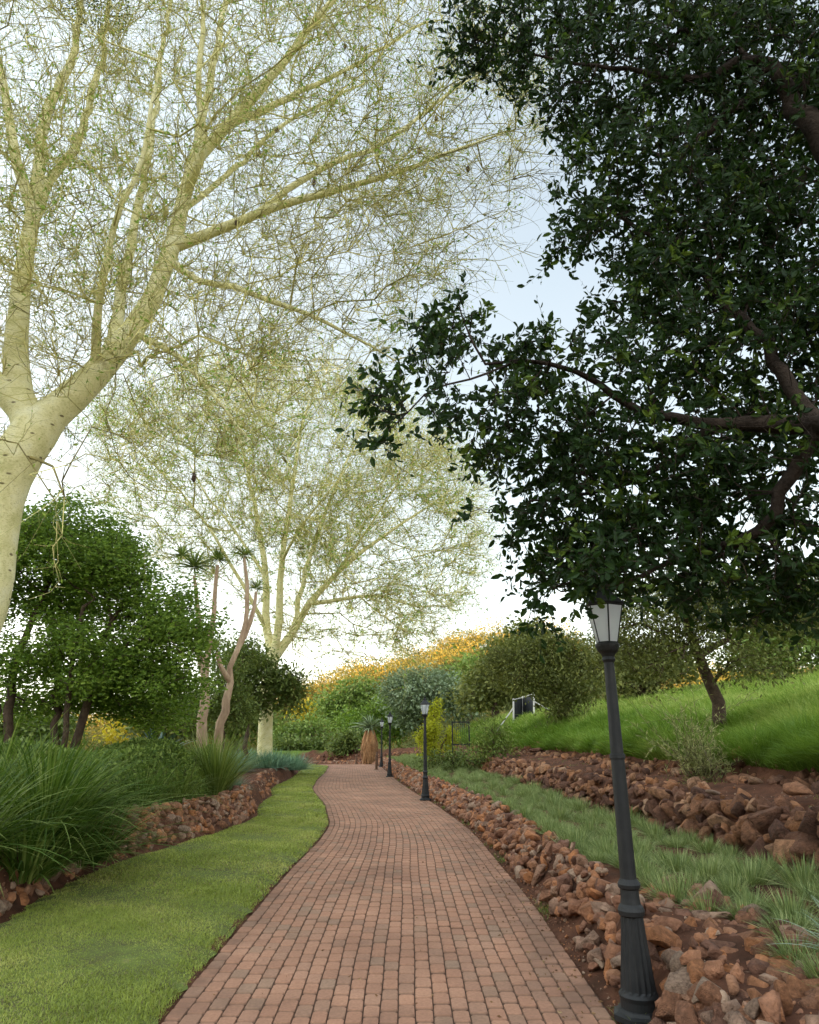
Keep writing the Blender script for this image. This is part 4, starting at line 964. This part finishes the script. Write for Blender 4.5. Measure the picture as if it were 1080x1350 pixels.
leafy_tree('bushy_tree', 'light green bushy tree rising below the golden hill crest', base_of(470, 985, 85), [tr_((470,985,85,.35),(472,940,85,.2))],
    ell((470,920,30,28,85),(440,935,24,20,85),(500,935,24,18,84),(455,955,28,14,84)), 520, 'midgreen', 36, .36, thr=.08, spread=.8, wid=.7, tip=.02, step=1.5, minlen=2)
leafy_tree('bushy_tree', 'dark green bushy tree just behind the leaf skirted aloe', base_of(480, 990, 66), [tr_((482,985,66,.3),(482,955,66,.2))],
    ell((465,950,22,14,66),(500,945,22,16,66),(482,962,32,16,65),(520,960,18,20,64)), 420, 'greenleaf', 32, .26, thr=.07, spread=.5, wid=.6, tip=.015, step=1., minlen=1)
leafy_tree('low_bush', 'low dark green bush left of the aloe at the far edge of the path'.replace('left of', 'beside'), base_of(448, 1000, 58), [(np.array([[px(448,1000,58)[0],58,-1.2],[px(448,985,58)[0],58,.4]]), [.1, .05])],
    ell((448,985,13,11,58),(462,975,12,11,58)), 150, 'shrubleaf', 22, .22, thr=.05, spread=.3, cat='bush', wid=.6, minlen=0)
leafy_tree('conifer_bush', 'twin peaked yellow green conifer behind the second lamp post', base_of(575, 995, 33), [tr_((572,995,33,.08),(572,940,33,.04)), tr_((590,995,33.4,.07),(592,960,33.4,.03))],
    ell((568,985,15,16,33),(570,965,13,18,33),(572,942,9,14,33),(576,928,5,8,33),(592,985,9,16,33.3),(594,968,6,12,33.3),(556,975,7,14,33)), 560, 'limeleaf', 22, .12, thr=.03, spread=.13, wid=.5, cat='conifer', tip=.008, minlen=.5)
leafy_tree('dark_tree', 'dark olive rounded tree standing on the grassy slope', base_of(742, 957, 30), [tr_((742,957,30,.22),(738,925,30,.18),(725,890,30,.1)), tr_((748,957,30.2,.17),(752,920,30.2,.13),(765,880,30.2,.08))],
    ell((690,870,38,32,30),(740,860,45,35,30),(785,880,30,35,30),(712,893,48,24,29.5),(757,910,32,28,29.5),(672,886,28,24,30.5),(742,940,20,22,29.6),(655,870,20,24,31)), 1500, 'olive', 34, .135, thr=.04, spread=.33, wid=.5, tip=.008, step=.6)
leafy_tree('broad_tree', 'tall dark tree on the slope behind the gate', base_of(655, 965, 48), [tr_((655,965,48,.3),(652,920,48,.2))],
    ell((640,900,28,28,48),(665,915,24,22,48),(690,845,26,30,47),(660,865,24,22,48),(625,925,20,20,47)), 520, 'olive', 22, .3, thr=.06, spread=.45, wid=.6, tip=.012, step=.9)
leafy_tree('leaning_tree', 'tree with a leaning brown trunk on the grassy slope behind the wispy bush', base_of(955, 948, 14.5), [tr_((955,948,14.5,.15),(938,905,14.4,.12),(922,865,14.2,.1),(905,820,14,.07),(890,780,14,.04)), L_((922,865,14.2,.07),(980,830,14.3,.05),(1040,800,14.5,.03))],
    ell((840,850,50,45,14),(900,830,60,50,14),(970,830,60,45,14.5),(1040,810,60,50,14.5),(870,885,50,22,13.6),(830,800,50,45,13.6),(985,880,60,20,14),(920,780,80,50,14),(1030,870,40,20,14.6),(1100,790,80,60,15),(800,870,20,30,14)), 1700, 'olive', 30, .08, thr=.03, spread=.22, wid=.5, tip=.006)
leafy_tree('leafy_bush', 'green yellow bush at the top of the terrace beside the gate', base_of(650, 985, 25), [tr_((650,990,25,.05),(650,965,25,.03))],
    ell((650,968,22,20,25),(640,985,18,14,24.6),(664,985,16,14,25)), 280, 'reed', 16, .13, cat='bush', spread=.22, wid=.35, thr=.02, minlen=.2)
leafy_tree('leafy_bush', 'low dark green bushes under the conifer beside the terrace wall', base_of(590, 1000, 26), [(np.array([px(600,1008,27), px(600,990,27)]), [.04, .02])],
    ell((600,1000,28,9,27),(635,1003,26,8,26),(570,1003,16,8,27)), 260, 'shrubleaf', 20, .12, cat='bush', spread=.2, wid=.45, thr=.02, minlen=0)
leafy_tree('sunlit_tree', 'small tree at the foot of the hill, sunlight put into its gold leaves', base_of(413, 960, 105), [tr_((413,965,105,.3),(413,945,105,.2))],
    ell((405,936,16,9,105),(420,938,14,8,105)), 260, 'sunlitleaf', 22, .5, thr=.08, spread=.8, wid=.7, tip=.02, step=1.5, minlen=1)
leafy_tree('pale_tree', 'open pale green tree beyond the blue grey bush', base_of(395, 985, 70), [tr_((392,1000,70,.16),(396,965,70,.1)), tr_((410,1000,70,.14),(412,968,70,.08))],
    ell((385,962,26,10,70),(415,960,22,10,70),(370,972,20,12,70)), 300, 'midgreen', 18, .35, thr=.06, spread=.6, wid=.5, tip=.015, step=1., minlen=1)
leafy_tree('dark_bush', 'dark bush in the shade under the pale open tree', base_of(395, 990, 66), [(np.array([px(395,1000,66), px(395,985,66)]), [.1, .05])],
    ell((380,986,30,9,66),(415,985,18,8,66)), 220, 'shrubleaf', 20, .3, thr=.05, spread=.4, cat='bush', wid=.6, minlen=0)
# trees further off behind the garden
for lab, x, y, rx, ry, Y, mt in (('rounded tree far behind the agave, partly sunlit', 165, 964, 13, 6, 60, 'sunlitleaf'), ('dark thicket tree behind the many stemmed green tree', 40, 962, 70, 16, 40, 'shrubleaf'),
        ('dark thicket tree behind the agave and hedge', 225, 950, 55, 28, 36, 'olive'), ('thicket tree behind the reddish forked trunks', 310, 945, 45, 30, 40, 'midgreen'), ('dark tree closing the slope behind the wire fence panel', 720, 905, 70, 35, 62, 'olive'), ('light green tree at the top of the grassy slope', 1040, 850, 90, 55, 34, 'midgreen'), ('dark tree behind the lantern at the top of the slope', 850, 880, 80, 45, 40, 'olive'), ('mid green tree between the hill and the round grey tree', 620, 905, 30, 30, 75, 'midgreen')):
    b = base_of(x, 985, Y); c = blob(x, y, rx, ry, Y); bb = b.copy()
    if c[0][2]-c[1][2] < b[2]: pass
    leafy_tree('background_tree', lab, b, [(np.array([b-[0, 0, .2], [c[0][0], Y, max(b[2]+.3, c[0][2])]]), [.25, .12])], [c, (c[0]+[c[1][0]*.4, 0, c[1][2]*.25], c[1]*.6), (c[0]-[c[1][0]*.45, 0, c[1][2]*.2], c[1]*.55)], 420, mt, 22, .0075*Y, thr=.06, spread=.013*Y, wid=.6, tip=.012, step=.9, minlen=.5, group=None)

def fill_hedge():
    n = 26000; y = rng.uniform(10.8, 17.5, n); x = WLf(y)-.75-rng.random(n)*1.9; e = np.clip((WLf(y)-x-.75)/.4, 0, 1)
    top = .88+.14*np.sin(x*2.1+y*1.3)+.08*np.sin(y*3.7); s_ = rng.random(n)
    z = h(x, y)+top*np.where(s_ < .6, np.sqrt(e)*(1-.08*rng.random(n)), rng.random(n)*np.sqrt(e))
    p = np.stack([x, y, z], -1); d = rng.normal(size=p.shape)+[0, 0, .3]
    V, Fq, m = leaves(p, d, .075*(.6+.7*rng.random(n)), 'lean', wid=.5); mb = MB(); mb.add(V, Fq, 0, np.repeat(rng.random(n), m))
    base = np.array([float(WLf(13.))-1.6, 13., 0]); base[2] = h(base[0], base[1])
    r = thing('hedge', 'low mid green leafy hedge behind the curved orange stone wall', 'hedge', base)
    link('foliage', local(mb, base).data('foliage', ['hedgeleaf']), r)
    n = 160; y = rng.uniform(10.9, 17.4, n); x = WLf(y)-.85-rng.random(n)*1.7; p = np.stack([x, y, h(x, y)], -1)
    P, R, L = twigs(p, np.tile([0, 0, 1.], (n, 1)), 3, .5, .007, 4, .6, 0, .8); V, Fq = tubes(P, R, 4); mb = MB(); mb.add(V, Fq); link('stems', local(mb, base).data('stems', ['darkbark']), r)
fill_hedge()

# strap leaf clumps
def strap_clump(name, label, x, y, n, ln, w, mat, cat, group=None, droop=.42, el=(.5, 1.5), spread=.32):
    b = np.array([x, y, float(h(x, y))]); r = thing(name, label, cat, b, group)
    a = rng.random(n)*2*PI; e = rng.uniform(*el, n); d = np.stack([np.cos(a)*np.cos(e), np.sin(a)*np.cos(e), np.sin(e)], 1)
    p = np.stack([np.cos(a), np.sin(a), 0*a], 1)*(rng.random((n, 1))*spread)
    V, Fq, m = blades(p, d, ln*(.6+.6*rng.random(n)), w*(.7+.6*rng.random(n)), droop*(.6+.7*rng.random(n)), 7, flat=.15)
    mb = MB(); mb.add(V, Fq, 0, np.repeat(rng.random(n), m)); link('leaves', mb.data('leaves', [mat]), r); return r
GS = 'strap leaf clumps in the bed'
for lab, x, y, n, ln in (('tallest arching strap leaf clump overhanging the corner of the lawn', -4.2, 8.6, 760, 1.65),
        ('arching strap leaf clump at the very edge of the picture near the bare soil', -4.35, 7.1, 520, 1.45),
        ('strap leaf clump hanging over the scattered stones by the lawn', -4.0, 7.9, 420, 1.1),
        ('strap leaf clump beside the first stones of the curved orange wall', -4.05, 9.45, 420, 1.25),
        ('strap leaf clump just behind the tallest arching one', -5.1, 9.0, 480, 1.85),
        ('strap leaf clump leaning over the start of the orange stone wall', -4.6, 9.5, 420, 1.45),
        ('strap leaf clump between the hedge and the tallest arching clump', -5.3, 10.6, 420, 1.6),
        ('strap leaf clump under the dark stems of the green tree', -6.6, 10.6, 420, 1.8),
        ('strap leaf clump deep in the shade behind the others', -7.4, 12.0, 380, 1.7)):
    strap_clump('strap_leaf_clump', lab, x, y, n, ln, .019, 'strap', 'plant', GS)
strap_clump('reed_clump', 'tall upright reedy clump at the end of the hedge above the stones', -4.0, 15.2, 480, 1.6, .016, 'reed', 'plant', 'reedy clumps by the hedge', .3, (.75, 1.5), .22)
strap_clump('reed_clump', 'upright reedy clump in front of the reddish trunks', -4.7, 16.8, 420, 1.7, .017, 'reed', 'plant', 'reedy clumps by the hedge', .3, (.7, 1.5), .25)
strap_clump('reed_clump', 'reedy clump in front of the hedge behind the orange stones', -4.45, 12.3, 300, 1.15, .012, 'strap', 'plant', 'reedy clumps by the hedge', .4, (.6, 1.5), .2)
strap_clump('reed_clump', 'drooping pale tipped clump spilling through the middle of the hedge', -4.2, 13.4, 300, 1.05, .012, 'reed', 'plant', 'reedy clumps by the hedge', .5, (.5, 1.5), .2)
strap_clump('grass_tuft', 'small blue grey grass tuft on top of the orange stone wall', -3.95, 16.6, 420, .5, .007, 'bluetuft', 'plant', None, .35, (.3, 1.5), .12)
for lab, x, y in (('rounded blue green bush beside the pale trunk', -5.6, 29), ('rounded blue green bush nearest the tip of the lawn', -5.3, 32.5), ('rounded blue green bush behind the pale trunk', -7.1, 31.5), ('small blue green bush in front of the pale trunk', -6.4, 25.5)):
    strap_clump('blue_green_bush', lab, x, y, 900, .85, .022, 'bluebush', 'bush', 'blue green bushes by the far lawn', .25, (.1, 1.5), .75)

# tussocks on the terrace
def tussock_mesh(seed):
    n = 380; a = rng.random(n)*2*PI; e = rng.uniform(.25, 1.5, n); d = np.stack([np.cos(a)*np.cos(e), np.sin(a)*np.cos(e), np.sin(e)], 1)
    p = np.stack([np.cos(a), np.sin(a), 0*a], 1)*(rng.random((n, 1))**.6*.10)
    V, Fq, m = blades(p, d, (.205*(.5+.7*rng.random(n))), .006, .12, 3, flat=.3); mb = MB(); mb.add(V, Fq, 0, np.repeat(rng.random(n), m)); return mb
TM = [tussock_mesh(i) for i in range(5)]; TMd = [m.data('tussock', ['tussock']) for m in TM]
pts = []; trng = np.random.default_rng(5)
for _ in range(9000):
    y = trng.uniform(4, 46) if trng.random() < .5 else trng.uniform(4, 14); a = Rf(y)+.74+.3*float(1-ss(5.2, 7.6, y)); b = W2f(y)-.2
    x = a+(b-a)*trng.random()
    if all((x-q[0])**2+(y-q[1])**2 > (.245+.007*y+.05*math.sin(x*5+y*3))**2 for q in pts): pts.append((x, y))
pts.sort(key=lambda q: q[1])
special = {}
for i, (x, y) in enumerate(pts[:240]):
    o = link('grass_tussock', TMd[i % 5], None, (x, y, float(h(x, y))-.01), label='green tussock of fine upright blades planted in red soil on the terrace', category='plant', group='tussocks planted on the terrace')
    s_ = rng.uniform(.7, 1.25); o.scale = (s_*1.05, s_*1.05, s_*rng.uniform(.85, 1.15)); o.rotation_euler = (0, 0, rng.random()*6.28)
mb = MB()
for i, (x, y) in enumerate(pts[240:]):
    k = TM[i % 5]; s_ = rng.uniform(.9, 1.5); V = k.V[0]*s_+[x, y, float(h(x, y))]; mb.add(V, k.G[0][0], 0, k.R[0])
if mb.n: link('grass_tussocks', mb.data('far_tussocks', ['tussock']), label='distant mass of low green tussocks between the two stone walls', category='ground cover', kind='stuff')
strap_clump('grass_tuft', 'broad bladed pale tuft in the corner of the terrace by the path wall', 2.55, 4.5, 120, .4, .012, 'bluetuft', 'plant', None, .35, (.4, 1.5), .1)
strap_clump('grass_tuft', 'little green weed tuft on the soil shelf above the terrace wall', 5.1, 8.9, 90, .22, .008, 'tussock', 'plant', None, .3, (.4, 1.5), .06)

# tall grass on the slope
def tall_grass():
    A = MB()
    for y0, y1, n, ln, wd in ((6, 14, 80000, .48, .008), (14, 26, 80000, .5, .015), (26, 50, 50000, .45, .03)):
        y = rng.uniform(y0, y1, n); x = W3f(y)+.12+rng.random(n)**1.6*np.clip(.72*y-W3f(y)+2, 1, 26)
        p = np.stack([x, y, h(x, y)-.01], -1); sw = np.array([-.35, -.25, 0]); d = rng.normal(size=p.shape)*[.35, .35, .1]+[0, 0, 1]+sw*(1+np.sin(x*1.9)*np.sin(y*1.3))[:, None]
        l = ln*(.4+.8*rng.random(n))*(1+.45*np.sin(x*2.2+y)*np.sin(y*1.9+x*.7)+.3*np.sin(x*7.1+np.sin(y*3))*np.sin(y*6.3))
        V, Fq, m = blades(p, d, l, wd*(.7+.6*rng.random(n)), .35, 3, flat=.3)
        r = np.clip(.25+.5*ss(0, 4, x-W3f(y))+.22*np.sin(x*.8+y*.5)*np.sin(y*.33)+.2*np.sin(x*2.3+np.sin(y*2))*np.sin(y*1.7)+rng.normal(size=n)*.2, 0, 1)
        A.add(V, Fq, 0, np.repeat(r, m))
    link('tall_grass', A.data('tall_grass', ['tallgrass']), label='long bright green grass covering the slope above the stone walls', category='grass', kind='stuff')
tall_grass()
# wispy shrub
def wispy():
    b = pg(925, 1030); b[2] = h(b[0], b[1]); r = thing('wispy_bush', 'loose pale green bush with narrow leaves in front of the leaning tree', 'bush', b)
    n = 75; P, R, L = twigs(np.zeros((n, 3))+rng.normal(size=(n, 3))*[.08, .08, 0], np.tile([0, 0, 1.], (n, 1)), 1, .95, .005, 7, .62, .05, .35)
    mb = MB(); V, Fq = tubes(P, R, 4); mb.add(V, Fq); link('stems', mb.data('stems', ['darkbark']), r)
    q, qd = along(P, 42); V, Fq, m = leaves(q, qd+rng.normal(size=q.shape)*.6+[0, 0, .25], .085, 'lean', wid=.16); mb = MB(); mb.add(V, Fq, 0, np.repeat(rng.random(len(q)), m)); link('leaves', mb.data('leaves', ['wispy']), r)
wispy()

# ------------------------------------------------------------------ gate and fence
def gate():
    b = pg(610, 985); b = px(608, 983, 31.); b[2] = h(b[0], b[1]); r = thing('iron_gate', 'dark iron gate standing open on the grass behind the conifer', 'gate', b); z = .0
    s = 1/ppm(px(608, 970, 31.)); wd = 22*s; H = 56*s
    mb = MB(); 
    for q in (-wd/2, wd/2): box(mb, (q, 0, H/2), (.06, .06, H))
    for zz in (.10, H*.48, H-.03): box(mb, (0, 0.002, zz), (wd-.06, .045, .05))
    link('frame', mb.data('frame', ['iron']), r)
    mb = MB()
    for q in np.linspace(-wd/2+.1, wd/2-.1, 7): box(mb, (q, 0, H/2), (.016, .016, H-.2))
    link('bars', mb.data('bars', ['iron']), r)
    mb = MB(); box(mb, (wd/2-.09, -.04, H*.48), (.05, .05, .12)); link('latch', mb.data('latch', ['iron']), r)
gate()
def fence():
    Y = 40.; P = [px(677, 950, Y), px(689, 948, Y+1), px(704, 945, Y-.5)]; b = P[0].copy(); b[2] = h(b[0], b[1])
    r = thing('fence_panel', 'dark mesh fence panel on white braced posts at the top of the grass', 'fence', b)
    tops = [px(677, 921, Y), px(689, 918, Y+1), px(704, 913, Y-.5)]
    base = [np.array([p[0], p[1], h(p[0], p[1])-.05]) for p in P]
    for i in range(3):
        mb = MB(); V, Fq = tubes(np.array([[base[i], tops[i]]]), np.full((1, 2), .05 if i != 1 else .035), 8); mb.add(V, Fq); link('post', local(mb, b).data('post', ['paleface'], True), r)
    for i, (dx, dy) in ((0, (-1.0, .2)), (2, (1.3, .3))):
        e = base[i]+np.array([dx, dy, 0]); e[2] = h(e[0], e[1]); mb = MB(); V, Fq = tubes(np.array([[e, base[i]*.35+tops[i]*.65]]), np.full((1, 2), .035), 6); mb.add(V, Fq); link('brace', local(mb, b).data('brace', ['paleface'], True), r)
    mb = MB()
    for i in (0, 1):
        V = np.array([base[i], base[i+1], tops[i+1], tops[i]]); V[:, 2] += [.1, .1, -.12, -.12]; nn = np.array([0, .012, 0]); mb.add(np.concatenate([V-nn, V+nn]), np.array([[0,3,2,1],[4,5,6,7],[0,1,5,4],[1,2,6,5],[2,3,7,6],[3,0,4,7]]))
    link('mesh_panel', local(mb, b).data('mesh_panel', ['mesh_dark']), r)
    mb = MB(); V, Fq = tubes(np.array([[tops[0], tops[1]], [tops[1], tops[2]]])-[0, 0, .06], np.full((2, 2), .02), 6); mb.add(V, Fq); link('rail', local(mb, b).data('rail', ['paleface'], True), r)
fence()
# litter on the path by the rubble
def litter():
    n = 900; y = 3.8+rng.random(n)**1.6*30; x = np.where(rng.random(n) < .75, Rf(y)-np.abs(rng.normal(size=n))*.28+.03, Lf(y)+rng.random(n)*(Rf(y)-Lf(y)))
    p = np.stack([x, y, gdrop(x, y)+.006], -1); d = rng.normal(size=p.shape)*[1, 1, .15]; hint = np.cross(rng.normal(size=p.shape)*.2+[0, 0, 1], nrm(d))
    V, Fq, m = leaves(p, d, .03*(.4+.9*rng.random(n)), 'lean', hint=hint, wid=.4); mb = MB(); mb.add(V, Fq, 0, np.repeat(rng.random(n), m))
    link('fallen_leaves', mb.data('fallen_leaves', ['litter']), label='scattered dry leaves and crumbs of soil on the bricks', category='leaf litter', kind='stuff')
    n = 1500; y = 3.6+rng.random(n)**1.5*26; x = np.where(rng.random(n) < .6, Rf(y)+.02+.12*rng.random(n), W2f(y)+.3+rng.random(n)*1.5)
    cl = np.sin(y*3.1)*np.sin(y*1.3+1) > .25; x, y = x[cl], y[cl]; x = np.repeat(x, 5)+rng.normal(size=len(x)*5)*.012; y = np.repeat(y, 5)+rng.normal(size=len(y)*5)*.012
    p = np.stack([x, y, h(x, y)-.002], -1); d = rng.normal(size=p.shape)*.7; d[:, 2] = .9
    V, Fq, m = blades(p, d, .05+.06*rng.random(len(x)), .006, .3, 2); mb = MB(); mb.add(V, Fq, 0, np.repeat(rng.random(len(x)), m))
    link('weeds', mb.data('weeds', ['reed']), label='sparse little weeds sprouting at the foot of the stones and on the soil shelf', category='weeds', kind='stuff')
    # small stones and clods on the soil
    K = 5200; y = 3.5+rng.random(K)**1.4*30; w = rng.random(K)
    x = np.where(w < .25, Rf(y)+.02+.2*rng.random(K), np.where(w < .6, Rf(y)+.5+rng.random(K)*(W2f(y)-Rf(y)-.5), np.where(w < .85, W2f(y)+.2+rng.random(K)*1.5, WLf(y)+.05-rng.random(K)*.5)))
    s_ = .012+.035*rng.random(K)**2.5; V, Fq = RK[2]; e = rng.random((K, 3))*6.28; Rm = euler_m(e)
    W = np.einsum('nij,nkj->nki', Rm, V[None]*s_[:, None, None])+np.stack([x, y, h(x, y)+s_*.2], -1)[:, None]
    # keep the clods light
    mb = MB(); mb.add(W, ((np.arange(K)*len(V))[:, None, None]+Fq[None]).reshape(-1, 3), 0, np.repeat(rng.random(K), len(V)))
    link('gravel', mb.data('gravel', ['rock'], True), label='small stones and clods scattered over the red soil', category='gravel', kind='stuff')
litter()

# ------------------------------------------------------------------ camera, sun, sky
cam = bpy.data.cameras.new('camera'); co = bpy.data.objects.new('camera', cam); COL.objects.link(co)
cam.sensor_fit = 'VERTICAL'; cam.sensor_height = 36; cam.lens = 36*F/1350; cam.clip_end = 5000; cam.clip_start = .05
co.location = (0, 0, CAMH); co.rotation_euler = (PI/2+PITCH, 0, 0); scene.camera = co
sun = bpy.data.lights.new('sun', 'SUN'); sun.energy = 4.2; sun.angle = math.radians(.5); sun.color = (1, .62, .26)
so = bpy.data.objects.new('sun', sun); COL.objects.link(so); so.rotation_euler = Vector([float(c) for c in sun_dir]).to_track_quat('Z', 'Y').to_euler()
w = bpy.data.worlds.new('World'); scene.world = w; w.use_nodes = True; nt = w.node_tree
bg = nt.nodes['Background']; sky = nt.nodes.new('ShaderNodeTexSky'); sky.sky_type = 'NISHITA'; sky.sun_disc = False
sky.sun_elevation = SUN_EL; sky.sun_rotation = SUN_AZ; sky.air_density = 1.0; sky.dust_density = 2.5; sky.ozone_density = 1.5; sky.altitude = 1200
# thin even cloud veil over the clear sky, brighter towards the horizon
tc = nt.nodes.new('ShaderNodeTexCoord'); sx = nt.nodes.new('ShaderNodeSeparateXYZ'); nt.links.new(tc.outputs['Generated'], sx.inputs[0])
veil = ramp(nt, sx.outputs[2], [(0, (1.6, 1.58, 1.54)), (.10, (1.3, 1.3, 1.32)), (.22, (.80, .83, .88)), (.38, (.55, .60, .67)), (.7, (.38, .44, .53)), (1, (.40, .46, .55))])
vs = N(nt, 'ShaderNodeVectorMath', operation='SCALE'); nt.links.new(veil, vs.inputs[0])
dp = N(nt, 'ShaderNodeVectorMath', operation='DOT_PRODUCT'); nt.links.new(tc.outputs['Generated'], dp.inputs[0]); dp.inputs[1].default_value = [float(c) for c in sun_dir]
mr = N(nt, 'ShaderNodeMapRange', interpolation_type='SMOOTHSTEP'); nt.links.new(dp.outputs['Value'], mr.inputs['Value'])
for i_, v_ in ((1, -.75), (2, .95), (3, 2.9), (4, 11.5)): mr.inputs[i_].default_value = v_
nt.links.new(mr.outputs[0], vs.inputs['Scale'])
cn = ramp(nt, noise(nt, 2.2, 5, .55, 'Generated'), [(.3, (.66, .66, .66)), (.7, (.80, .80, .80))])
nt.links.new(mix(nt, cn, sky.outputs[0], vs.outputs[0]), bg.inputs[0]); bg.inputs[1].default_value = .1
scene.view_settings.view_transform = 'Standard'; scene.view_settings.look = 'None'; scene.view_settings.exposure = 2.62; scene.view_settings.gamma = 1
scene.view_settings.use_white_balance = True; scene.view_settings.white_balance_temperature = 7300; scene.view_settings.white_balance_tint = 6
scene.cycles.max_bounces = 9; scene.cycles.diffuse_bounces = 7; scene.cycles.transparent_max_bounces = 8
